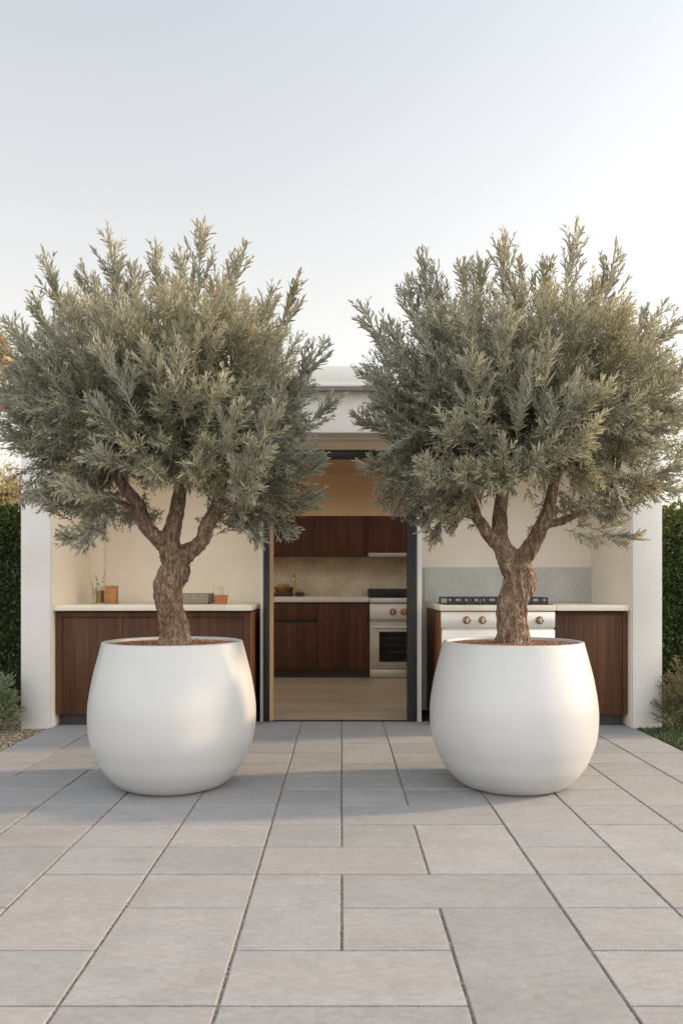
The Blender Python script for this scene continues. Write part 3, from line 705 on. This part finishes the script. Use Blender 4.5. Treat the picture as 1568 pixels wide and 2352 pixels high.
# sliding door frame
fr = boxes('door_frame', [(PX1, -.572, 6.045, 6.17, .004, 2.162), (.526, QX0, 6.045, 6.17, .004, 2.162), (-.572, .526, 6.05, 6.165, 2.100, 2.160)], M['frame'], pav, .002)
boxes('oak_jamb', [(-.572, -.547, 6.07, 6.16, .006, 2.10)], M['oak'], fr)
boxes('threshold', [(PX1, QX0, 6.06, 6.11, -.006, .006)], M['frame'], fr)
boxes('sliding_panel', [(.574, .594, 6.18, 6.72, .01, 2.15)], M['frame'], fr, .003)
# kitchen floor
def floormat():
    m = bpy.data.materials.new('oak_floor_boards'); nt = NT(m)
    out = nt.add('ShaderNodeOutputMaterial'); pr = nt.add('ShaderNodeBsdfPrincipled'); nt.link(pr.outputs[0], out.inputs[0])
    tc = nt.add('ShaderNodeTexCoord'); br = nt.add('ShaderNodeTexBrick')
    br.inputs['Scale'].default_value = 1; br.inputs['Brick Width'].default_value = 1.6; br.inputs['Row Height'].default_value = .13; br.inputs['Mortar Size'].default_value = .0016
    br.inputs['Color1'].default_value = (.42,.32,.215,1); br.inputs['Color2'].default_value = (.52,.405,.28,1); br.inputs['Mortar'].default_value = (.05,.03,.02,1)
    nt.link(tc.outputs['Object'], br.inputs['Vector'])
    n = nz(nt, tc.outputs['Object'], 1, 6, .7, (2.5, 55, 10))
    col = mix(nt, 1, br.outputs[0], ramp(nt, n, [(.3, (.6,.57,.55)), (.65, (1.1,1.1,1.1))]), 'MULTIPLY')
    nt.link(col, pr.inputs['Base Color']); pr.inputs['Roughness'].default_value = .42
    nt.link(bump(nt, n, .15, .001), pr.inputs['Normal']); return m
boxes('kitchen_floor', [(PX1, QX0, 6.11, BW+.1, -.03, .003)], floormat()); kf = bpy.data.objects['kitchen_floor']; tag(kf, kind='structure')
o = boxes('kitchen_floor', [(-XI, XI, BW+.1, 9.56, -.03, .003)], bpy.data.materials['oak_floor_boards']); tag(o, kind='structure')

# ------------------------------------------------------------------ outdoor counters
FZ = 5.86; TF = 5.815; TT = .932; TB = .887
lc = empty('outdoor_counter', (-1.45, 6.3, 0), 'long walnut counter with a pale stone top in the left niche', 'counter', 'outdoor counters')
boxes('countertop', [(-XI+.006, -.686, TF, BW-.002, TB, TT)], M['stone_top'], lc, .005)
boxes('cabinet_body', [(-2.185, -.702, FZ+.02, BW-.01, .085, TB-.012)], M['walnut'], lc)
boxes('end_panel', [(-.7018, -.690, FZ-.004, BW-.01, .0, TB-.010)], M['walnut_sunlit'], lc, .0015)
boxes('face_frame', [(-2.188, -2.145, FZ-.002, FZ+.02, .087, TB-.014), (-.752, -.703, FZ-.002, FZ+.02, .087, TB-.014), (-2.145, -.752, FZ-.002, FZ+.02, TB-.052, TB-.014)], M['walnut'], lc, .0015)
for i in range(3):
    a = -2.143+i*.4640; boxes('door', [(a, a+.4605, FZ+.003, FZ+.019, .089, TB-.055)], M['walnut'], lc, .002)
boxes('plinth', [(-2.165, -.703, FZ+.055, FZ+.2, .0, .084)], M['dark'], lc)

rc = empty('outdoor_counter', (1.5, 6.3, 0), 'walnut counter around the cooktop in the right niche, with a grey stone splashback', 'counter', 'outdoor counters')
XA = X(1012, 5.84); XB = X(1274.5, 5.84)
boxes('countertop', [(.748, XB, TF, BW-.002, TB, TT-.001)], M['stone_top'], rc, .005)
boxes('countertop', [(XB+.002, XI-.006, TF, BW-.002, TB, TT)], M['stone_top'], rc, .005)
boxes('end_panel', [(.753, .768, FZ-.02, BW-.01, 0, TB-.01)], M['walnut_sunlit'], rc, .0015)
boxes('cabinet_body', [(XB+.004, 2.19, FZ+.02, BW-.01, .085, TB-.012)], M['walnut'], rc)
boxes('door', [(XB+.006, 2.155, FZ, FZ+.019, .088, TB-.03)], M['walnut'], rc, .002)
boxes('filler_strip', [(2.158, 2.192, FZ-.004, FZ+.02, .088, TB-.014)], M['walnut'], rc, .0015)
boxes('plinth', [(XB+.006, 2.165, FZ+.055, FZ+.2, 0, .084)], M['dark'], rc)
boxes('splashback', [(X(974, 6.72), X(1369.6, 6.72), 6.722, 6.749, TT+.001, ZZ(1303, 6.72))], M['grey_stone'], rc, .002)

def knob(parent, x, y, z, r, m=None):
    bm = bmesh.new()
    lathe(bm, [(r*1.15, 0), (r*1.15, .004), (r*.95, .007), (r*.80, .012), (r*.78, .030), (r*.70, .036), (r*.2, .037)], (x, y, z), 28, 'Y')
    o = bm_obj('knob', bm, m or M['knob'], parent, smooth=True, angle=35)
    bm = bmesh.new(); box(bm, x-.004, x+.004, y-.042, y-.036, z-r*.65, z+r*.65, .0015)
    bm_obj('pointer', bm, M['steel'], o)
def grates(parent, x0, x1, y0, y1, z, n, h=.03, name='grate'):
    wd = (x1-x0)/n
    for i in range(n):
        a, b = x0+i*wd+.004, x0+(i+1)*wd-.004; L = []
        t = .015
        L += [(a, b, y0, y0+t, z+h-.012, z+h), (a, b, y1-t, y1, z+h-.012, z+h), (a, a+t, y0+t, y1-t, z+h-.012, z+h), (b-t, b, y0+t, y1-t, z+h-.012, z+h)]
        ym = (y0+y1)/2; xm = (a+b)/2
        L += [(a+t, b-t, ym-t/2, ym+t/2, z+h-.012, z+h-.001)]
        for yy in ((y0+ym)/2, (y1+ym)/2):
            for k in range(3):
                xx = a+(b-a)*(k+1)/4
                L += [(xx-t/2, xx+t/2, yy-.055, yy-.02, z+h-.011, z+h+.001), (xx-t/2, xx+t/2, yy+.02, yy+.055, z+h-.011, z+h+.001)]
            L += [(a+t, a+t+.05, yy-t/2, yy+t/2, z+h-.011, z+h-.002), (b-t-.05, b-t, yy-t/2, yy+t/2, z+h-.011, z+h-.002)]
        L += [(a+t, b-t, y0+.001, y0+.013, z+.004, z+.022)]+[(a+t+k*.075+.016, a+t+k*.075+.050, y0+.002, y0+.012, z+.022, z+h-.012) for k in range(3)]
        for (xx, yy) in ((a, y0), (b-t, y0), (a, y1-t), (b-t, y1-t)): L += [(xx, xx+t, yy, yy+t, z, z+h-.012)]
        boxes(name, L, M['iron'], parent, .0015, 1)
        for yy in ((y0+ym)/2, (y1+ym)/2):
            bm = bmesh.new(); lathe(bm, [(.045, 0), (.045, .008), (.036, .009), (.034, .016), (.01, .018)], (xm, yy, z), 20)
            bm_obj('burner', bm, M['iron'], parent, smooth=True, angle=35)
st = empty('outdoor_range', ((XA+XB)/2, 6.2, 0), 'steel outdoor range under a black cast iron cooktop in the right niche', 'range')
boxes('body', [(XA+.01, XB-.004, FZ+.01, BW-.1, .08, TB-.012)], M['steel'], st)
boxes('control_panel', [(XA, XB-.002, 5.838, FZ+.01, ZZ(1442, 5.84), ZZ(1405, 5.84))], M['steel'], st, .003)
boxes('oven_door', [(XA, XB-.002, 5.842, FZ+.01, .14, ZZ(1446.5, 5.84))], M['steel'], st, .003)
boxes('window', [(XA+.12, XB-.12, 5.8395, 5.8425, .24, .58)], M['black_glass'], st)
hb = bmesh.new(); tube(hb, [(XA+.05, 5.795, .665), (XB-.05, 5.795, .665)], [.011, .011], 14)
for xx in (XA+.08, XB-.08): tube(hb, [(xx, 5.795, .665), (xx, 5.845, .665)], [.008, .008], 10)
bm_obj('handle', hb, M['steel'], st, smooth=True, angle=40)
boxes('plinth', [(XA+.02, XB-.02, FZ+.06, FZ+.2, 0, .079)], M['dark'], st)
for kx in (1071.5, 1107.4, 1171, 1239): knob(st, X(kx, 5.83), 5.838, ZZ(1424.6, 5.83), .027)
gx0, gx1 = X(1020.5, 6.05), X(1250, 6.05)
boxes('hob_plate', [(gx0-.02, X(1270, 5.9), 5.905, 6.45, TT-.0005, TT+.006)], M['iron'], st, .002)
grates(st, gx0, gx1, 5.93, 6.43, TT+.006, 3, .052)

# ------------------------------------------------------------------ things on the left counter
def lathe_thing(name, prof, loc, m, parent=None, n=32, cap1=True):
    bm = bmesh.new(); lathe(bm, prof, loc, n, cap1=cap1)
    return bm_obj(name, bm, m, parent, smooth=True, angle=40)
ct = TT+.0005
def sprig(fo, base, hs, seed):
    r = np.random.default_rng(seed)
    for (dx, dz) in hs:
        fo.twig(np.array(base, float), np.array([dx, r.normal(0, .1), dz]), math.hypot(dx, dz), .022, .008, .016, .9, r.uniform(.3, .9), .3, bare=.45, r=.0012)
# narrow clear bud vase
b = Vector((X(215.5, 6.45), 6.45, ct)); s6 = 6.45/F
t = empty('bud_vase', b, 'narrow clear glass vase with a short leafy sprig, nearest the corner of the left niche', 'vase')
lathe_thing('vase_body', [(.012,0),(.019,.004),(.020,.06),(.017,.10),(.0155,.118),(.0135,.118),(.015,.10),(.017,.06),(.016,.008),(.003,.006)], b, M['glass'], t)
fo = Foliage(61); sprig(fo, b+Vector((0,0,.02)), [(-.02,.17), (.02,.15), (-.035,.14)], 1)
fo.build('leaves', M['bush_leaf'], t); fo.build_stems('stems', M['stem'], t)
b = Vector((X(231, 6.4), 6.4, ct))
t = empty('glass_jar', b, 'glass jar of amber grain holding a tall thin sprig, left of the orange canister', 'jar')
lathe_thing('jar_body', [(.034,0),(.036,.004),(.036,.13),(.034,.143),(.032,.143),(.0335,.13),(.0335,.006),(.003,.005)], b, M['glass'], t)
lathe_thing('contents', [(.001,.0065),(.0325,.0065),(.0325,.105),(.02,.110),(.001,.111)], b, M['amber'], t, cap1=False)
fo = Foliage(62); sprig(fo, b+Vector((0,0,.10)), [(-.04,.14), (.045,.15), (.02,.10), (-.02,.11)], 2)
fo.build('leaves', M['bush_leaf'], t); fo.build_stems('stems', M['stem'], t)
b = Vector((X(256.5, 6.33), 6.33, ct))
t = empty('canister', b, 'orange clay canister with a flat lid on the left counter', 'canister')
lathe_thing('canister_body', [(.052,0),(.0545,.003),(.0545,.128),(.052,.131)], b, M['cork'], t)
lathe_thing('lid', [(.0555,.1315),(.0565,.134),(.0565,.143),(.053,.147),(.01,.149)], b, M['cork'], t)
# weathered box tray
x0, x1 = X(372, 6.1), X(478, 6.1)
t = empty('wooden_tray', ((x0+x1)/2, 6.2, ct), 'weathered grey wooden tray half hidden behind the left trunk', 'tray')
zt = .083
boxes('tray_side', [(x0, x1, 6.1, 6.115, ct+.004, ct+zt), (x0, x1, 6.36, 6.375, ct+.004, ct+zt+.004), (x0, x0+.014, 6.115, 6.36, ct+.004, ct+zt-.002), (x1-.014, x1, 6.115, 6.36, ct+.004, ct+zt-.002)], M['greybox'], t, .002)
boxes('tray_base', [(x0+.014, x1-.014, 6.115, 6.36, ct, ct+.012)], M['greybox'], t)
b = Vector((X(507, 6.12), 6.12, ct))
t = empty('terracotta_bowl', b, 'small flared terracotta bowl at the right end of the grey tray', 'bowl')
lathe_thing('bowl_body', [(.045,0),(.049,.003),(.058,.066),(.0595,.073),(.0565,.075),(.054,.066),(.045,.01),(.003,.008)], b, M['terra'], t)
b = Vector((X(501, 6.35), 6.35, ct))
t = empty('glass_jar', b, 'plain clear glass jar standing behind the terracotta bowl', 'jar')
lathe_thing('jar_body', [(.037,0),(.042,.004),(.043,.12),(.036,.142),(.034,.142),(.040,.12),(.039,.007),(.003,.005)], b, M['glass'], t)

# ------------------------------------------------------------------ kitchen inside
KZ = 8.95
xs_, xe = X(848, KZ), X(728.7, KZ)
kb = empty('kitchen_cabinet', (-.9, 9.2, 0), 'dark red walnut base cabinet with pale top and brass tap inside the kitchen', 'cabinet')
kt, kb0 = ZZ(1371, KZ), ZZ(1383, KZ)
boxes('countertop', [(-XI+.002, xs_-.004, KZ-.02, 9.534, kb0, kt)], M['stone_top'], kb, .003)
boxes('cabinet_body', [(-XI+.004, xs_-.008, KZ+.02, 9.53, .115, kb0-.002)], M['dark'], kb)
zb, zt1, zt2, ztop = ZZ(1537, KZ), ZZ(1432, KZ), ZZ(1424, KZ), ZZ(1387, KZ)
boxes('drawer', [(-XI+.6, xe-.003, KZ, KZ+.02, zt2, ztop)], M['walnut_in'], kb, .002)
boxes('door', [(-XI+.6, xe-.003, KZ, KZ+.02, zb, zt1)], M['walnut_in'], kb, .002)
boxes('door', [(-XI+.01, -XI+.595, KZ, KZ+.02, zb, ztop)], M['walnut_in'], kb, .002)
d = boxes('door', [(xe+.003, xs_-.012, KZ, KZ+.02, zb, ztop)], M['walnut_in'], kb, .002)
boxes('finger_pull', [(X(776, KZ), X(802, KZ), KZ-.003, KZ+.001, ZZ(1397, KZ), ZZ(1392, KZ))], M['dark'], d)
boxes('plinth', [(-XI+.01, xs_-.012, KZ+.05, KZ+.2, .003, .11)], M['dark'], kb)
bm = bmesh.new(); fx = X(676, 9.25); fz = kt
pth = [(fx, 9.25, fz), (fx, 9.25, fz+.20)]+[(fx, 9.25-.05+.05*math.cos(a), fz+.20+.05*math.sin(a)) for a in [i*PI/10 for i in range(1, 11)]]+[(fx, 9.15, fz+.16)]
tube(bm, pth, [.013]+[.0115]*(len(pth)-1), 14)
lathe(bm, [(.024,0),(.024,.012),(.016,.02)], (fx, 9.25, fz), 20)
fa = bm_obj('tap', bm, M['brass'], kb, smooth=True, angle=40)
bm = bmesh.new(); tube(bm, [(fx+.012, 9.25, fz+.05), (fx+.05, 9.245, fz+.07)], [.006, .005], 10); bm_obj('lever', bm, M['brass'], fa, smooth=True)
bx0, bx1 = X(600, 9.35), X(697, 9.35)
t = empty('serving_tray', ((bx0+bx1)/2, 9.38, kt), 'dark wooden tray on the kitchen worktop left of and behind the brass tap', 'tray')
boxes('tray_base', [(bx0, bx1, 9.3, 9.48, kt+.001, kt+.012)], M['tray'], t, .002)
boxes('rim', [(bx0, bx1, 9.285, 9.30, kt+.001, kt+.052), (bx0, bx1, 9.48, 9.495, kt+.001, kt+.052), (bx0, bx0+.015, 9.3, 9.48, kt+.012, kt+.05), (bx1-.015, bx1, 9.3, 9.48, kt+.012, kt+.05)], M['tray'], t, .002)
b = Vector((X(652, 9.39), 9.39, kt+.0125))
t = empty('amber_bowl', b, 'wide amber bowl standing in the dark tray', 'bowl')
lathe_thing('bowl_body', [(.05,0),(.07,.01),(.125,.09),(.128,.105),(.123,.105),(.066,.018),(.004,.012)], b, mat('amber_glaze', (.16,.085,.025), (.24,.14,.05), 20, .35), t, 40)
for i, (dx, dy) in enumerate([(-.06, -.03), (.03, .02), (-.01, -.06)]):
    bm = bmesh.new(); bmesh.ops.create_uvsphere(bm, u_segments=20, v_segments=12, radius=.04)
    for v in bm.verts: v.co = Vector((v.co.x, v.co.y, v.co.z*.93))+Vector((b.x+dx, b.y+dy, b.z+.105))
    lb = ['orange fruit in the amber bowl nearest the door frame', 'orange fruit in the amber bowl nearest the brass tap', 'orange fruit at the front middle of the amber bowl'][i]
    tag(bm_obj('orange_fruit', bm, M['fruit'], None, smooth=True), lb, 'fruit', 'oranges in the amber bowl')

ku = empty('wall_cabinet', (0, 9.38, 1.45), 'dark red walnut wall cabinets above the beige splashback in the kitchen', 'cabinet')
UZ = 9.2; u0, u1 = ZZ(1277, UZ), 1.93
boxes('cabinet_body', [(-XI+.002, XI-.002, UZ+.022, 9.532, u0+.002, u1)], M['dark'], ku)
cuts = [-XI+.004, -1.62, -1.03, X(722, UZ)-.01, X(842, UZ), 1.10, 1.65, XI-.004]
for a, b in zip(cuts, cuts[1:]): boxes('door', [(a+.002, b-.002, UZ, UZ+.02, u0, u1-.002)], M['walnut_in'], ku, .002)
hd = empty('cooker_hood', (X(890, 9.1), 9.2, u0), 'slim pale steel cooker hood strip under the wall cabinets', 'hood')
boxes('hood_body', [(X(846, 9.14), X(846, 9.14)+.76, 9.14, 9.5, ZZ(1278.5, 9.14), ZZ(1270, 9.14)), ], M['steel_warm'], hd, .003)
ko = empty('kitchen_range', (.71, 9.2, 0), 'cream steel range with bronze knobs and a glass oven door inside the kitchen', 'range')
k0, k1 = xs_+.002, xs_+.765
boxes('body', [(k0+.004, k1-.004, KZ+.02, 9.53, .06, .93)], M['steel_warm'], ko)
boxes('bullnose', [(k0, k1, KZ-.025, KZ+.03, ZZ(1384, KZ), ZZ(1373.5, KZ))], M['steel'], ko, .005)
boxes('control_panel', [(k0, k1, KZ-.008, KZ+.02, ZZ(1422, KZ), ZZ(1388, KZ))], M['steel'], ko, .003)
ov = boxes('oven_door', [(k0, k1, KZ-.012, KZ+.02, ZZ(1535, KZ), ZZ(1430, KZ))], M['steel_warm'], ko, .003)
boxes('window', [(X(870, KZ), k1-.12, KZ-.015, KZ-.011, ZZ(1520, KZ), ZZ(1451, KZ))], M['black_glass'], ov)
boxes('oven_rack', [(X(880, KZ), k1-.14, KZ-.0165, KZ-.0152, ZZ(z_, KZ), ZZ(z_-1.2, KZ)) for z_ in (1466, 1482, 1498)], mat('dim_rack', (.03,.03,.03), rough=.4), ov)
bm = bmesh.new(); hx = X(860, KZ)
tube(bm, [(hx-.01, KZ-.06, ZZ(1440, KZ)), (k1-.05, KZ-.06, ZZ(1440, KZ))], [.0125, .0125], 14); tube(bm, [(hx+.01, KZ-.06, ZZ(1440, KZ)), (hx+.01, KZ-.01, ZZ(1440, KZ))], [.009, .009], 10)
tube(bm, [(k1-.09, KZ-.06, ZZ(1440, KZ)), (k1-.09, KZ-.01, ZZ(1440, KZ))], [.009, .009], 10)
bm_obj('handle', bm, M['steel'], ov, smooth=True, angle=40)
boxes('drawer', [(k0, k1, KZ-.008, KZ+.02, ZZ(1556, KZ), ZZ(1537.5, KZ))], M['steel_warm'], ko, .003)
boxes('plinth', [(k0+.01, k1-.01, KZ+.05, KZ+.2, .003, .055)], M['dark'], ko)
for kx in (901.5, 927, 944.5): knob(ko, X(kx, KZ), KZ-.008, ZZ(1405, KZ), .036, mat('copper_knob', (.30,.13,.06), (.45,.22,.1), 60, .35, metal=.8))
boxes('hob_plate', [(k0, k1, KZ+.035, 9.52, .931, .94)], M['iron'], ko, .002)
grates(ko, k0+.01, k1-.01, KZ+.05, 9.45, .94, 2, .055)
boxes('back_guard', [(k0, k1, 9.50, 9.532, .94, ZZ(1352, 9.5))], M['iron'], ko, .002)

# ------------------------------------------------------------------ hedges, bushes, trees behind
def hedge(x0, x1, y0, y1, h, n, label, seed, yo):
    t = empty('hedge', ((x0+x1)/2, (y0+y1)/2, -.03), label, 'hedge', 'clipped hedges beside the pavilion')
    bm = bmesh.new(); box(bm, x0+.1, x1-.1, y0+.1, y1-.1, -.04, h-.12)
    bmesh.ops.subdivide_edges(bm, edges=bm.edges[:], cuts=12, use_grid_fill=True)
    for v in bm.verts: v.co += Vector([noise.noise(v.co*4+Vector((k*9, 0, 0)))*.05 for k in range(3)])
    bm_obj('core', bm, mat('hedge_twigs', (.008,.012,.004), (.02,.028,.01), 20, .95), t)
    r = np.random.default_rng(seed); f = r.random(n)
    p = np.stack([r.uniform(x0, x1, n), r.uniform(y0, y1, n), r.uniform(-.02, h, n)], 1); nn = np.zeros((n, 3))
    dpt = np.abs(r.normal(0, .05, n))
    a = f < .55; p[a, 1] = y0+dpt[a]; nn[a, 1] = -1
    a = (f >= .55) & (f < .8); p[a, 2] = h-dpt[a]; nn[a, 2] = 1
    a = (f >= .8) & (f < .9); p[a, 0] = x0+dpt[a]; nn[a, 0] = -1
    a = f >= .9; p[a, 0] = x1-dpt[a]; nn[a, 0] = 1
    lump = np.array([noise.noise(Vector(q)*3.5)*.08+noise.noise(Vector(q)*11)*.04 for q in p])
    p += nn*lump[:, None]
    ax = nn*.7+r.normal(0, .6, (n, 3)); ax[:, 2] += .35
    me = leaf_mesh('hedge_leaves', p, ax, r.normal(0, 1, (n, 3)), r.uniform(.025, .045, n), r.uniform(.014, .022, n), r.uniform(0, 1, n), np.clip(r.normal(yo, .15, n)+(p[:, 2] > h-.25)*.35, 0, 1))  # hedge top tinted yellow, sunlight painted into its leaves
    link('leaves', me, M['hedge_leaf'], t)
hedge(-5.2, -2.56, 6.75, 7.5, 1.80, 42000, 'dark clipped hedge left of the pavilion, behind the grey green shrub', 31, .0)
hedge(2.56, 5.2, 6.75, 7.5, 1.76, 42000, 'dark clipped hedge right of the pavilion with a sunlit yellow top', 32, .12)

def shrub(name, c, rx, ry, rz, n, leafm, label, seed, leaf=.017, width=.008, youth=.2, group=None):
    t = empty(name, (c[0], c[1], -.02), label, 'shrub')
    fo = Foliage(seed); r = fo.rng
    for i in range(n):
        u = r.normal(0, 1, 3); u[2] = abs(u[2])*1.0-.25; u /= np.linalg.norm(u)
        tip = np.array(c)+u*np.array([rx, ry, rz])*r.uniform(.55, 1.05)*(1+.22*noise.noise(Vector(u)*2.5+Vector((seed, 0, 0))))
        if tip[2] < .02: tip[2] = .02+r.random()*.05
        fo.plume(tip, u+np.array([0, 0, .5]), r.uniform(.08, .15), leaf=leaf, width=width, gap=.010, ang=.8, tone=r.uniform(.1, .9), young=youth*r.uniform(0, 2)*(1 if u[2] > .2 else .3), sides=4, spread=.6)
    fo.build('foliage', leafm, t); fo.build_stems('twigs', M['branch'], t)
    bm = bmesh.new()
    for k in range(10):
        a = k*2*PI/10; e = Vector((c[0]+math.cos(a)*rx*.6, c[1]+math.sin(a)*ry*.6, c[2]+rz*.4))
        p, rr = spline([(Vector((c[0]+math.cos(a)*.03, c[1]+math.sin(a)*.03, -.03)), .010), (Vector((c[0], c[1], 0)).lerp(e, .5), .007), (e, .003)], 4); tube(bm, p, rr, 6)
    bm_obj('stems', bm, M['branch'], t, smooth=True)
shrub('garden_shrub', (-2.66, 5.60, .17), .30, .25, .40, 300, M['bush_leaf'], 'grey green shrub at the foot of the left hedge, on the gravel', 41)
shrub('garden_shrub', (2.60, 5.68, .17), .28, .24, .36, 150, M['pink_leaf'], 'green shrub with pinkish young tips beside the right pillar', 42, youth=.34)

def back_tree(name, c, rx, ry, rz, n, leafm, label, seed, leaf=.06, groundz=-.05, trunkx=None):
    t = empty(name, (c[0], c[1], groundz), label, 'tree', 'trees behind the hedges')
    r = np.random.default_rng(seed)
    cl_ = []
    for k in range(60):
        u = r.normal(0, 1, 3); u /= np.linalg.norm(u); cl_.append(np.array(c)+u*np.array([rx, ry, rz])*r.uniform(.3, 1.0))
    cl_ = np.array(cl_)
    ci = r.integers(0, len(cl_), n)
    off = r.normal(0, 1, (n, 3)); off /= np.linalg.norm(off, axis=1, keepdims=True)
    p = cl_[ci]+off*np.abs(r.normal(.0, .30, (n, 1)))*min(rx, rz)
    ax = r.normal(0, .7, (n, 3))+off*.5; ax[:, 2] += .3
    me = leaf_mesh('crown', p, ax, r.normal(0, 1, (n, 3)), leaf*r.uniform(.6, 1.3, n), leaf*.38*r.uniform(.7, 1.2, n), np.clip(r.uniform(0, 1, len(cl_))[ci]*.6+r.uniform(0, .4, n), 0, 1), r.uniform(0, .6, n))
    link('crown', me, leafm, t)
    bm = bmesh.new(); base = Vector((c[0], c[1], groundz)); top = Vector(c)
    p_, rr = spline([(base, .13), (base.lerp(top, .5)+Vector((.1, 0, 0)), .09), (top, .05)], 6); tube(bm, p_, rr, 12, rough=.2)
    for k in range(14):
        e = Vector(cl_[k]); m_ = top.lerp(e, .5)+Vector((0, 0, -.05)); st_ = base.lerp(top, .75+.02*k if k < 10 else .95)
        p_, rr = spline([(st_, .04), (m_, .022), (e, .008)], 4); tube(bm, p_, rr, 6)
    bm_obj('trunk', bm, M['branch'], t, smooth=True)
c = P(-60, 1150, 12.5); back_tree('background_tree', c, 1.15, 1.0, .75, 22000, M['gold_leaf'], 'low golden tree behind the left hedge', 51)
c = P(-60, 800, 15); back_tree('background_tree', c, .9, .9, .5, 16000, M['gold_leaf'], 'taller thin golden tree rising above the cedar pergola', 52, .07)
M['cedar'] = mat('warm_cedar', (.42,.20,.06), (.62,.33,.11), 14, .6, sc3=(.6,4,9), bscale=40, bstr=.3)
pg = empty('pergola', (-4.6, 9.4, -.05), 'warm cedar pergola beams beyond the hedge at the left edge', 'pergola')
boxes('beam', [(-6.6, X(66, 9), 9.0, 9.10, ZZ(870, 9), ZZ(838, 9))], M['cedar'], pg, .006)
boxes('beam', [(-6.6, X(50, 10.6), 10.6, 10.7, ZZ(870, 9), ZZ(838, 9))], M['cedar'], pg, .006)
boxes('cross_beam', [(-6.4, X(12, 9.3), 9.3, 9.4, ZZ(910, 9.3), ZZ(889, 9.3))], M['cedar'], pg, .006)
for k in range(7): boxes('rafter', [(-6.3+k*.40, -6.25+k*.40, 8.8, 10.9, ZZ(838, 9)+.001, ZZ(838, 9)+.06)], M['cedar'], pg, .004)
for yy, xp in ((9.0, -4.95), (10.6, -5.75)): boxes('post', [(xp, xp+.12, yy-.0025, yy+.11, -.05, ZZ(870, 9)-.001)], M['cedar'], pg, .005)
for yy in (9.0, 10.6): boxes('post', [(-6.50, -6.38, yy-.0025, yy+.11, -.05, ZZ(870, 9)-.001)], M['cedar'], pg, .005)
c = P(1690, 1010, 12.5); back_tree('background_tree', c, 1.1, 1.0, 1.15, 26000, M['gold_leaf'], 'golden tree behind the right hedge at the right edge', 53)
c = P(1760, 1180, 15); back_tree('background_tree', c, 1.7, 1.3, 1.0, 20000, M['hedge_leaf'], 'dark green tree behind the golden tree on the right', 54, .08)
c = P(-260, 1120, 16); back_tree('background_tree', c, 1.9, 1.3, 1.2, 20000, M['hedge_leaf'], 'dark green tree far behind the left hedge', 55, .08)
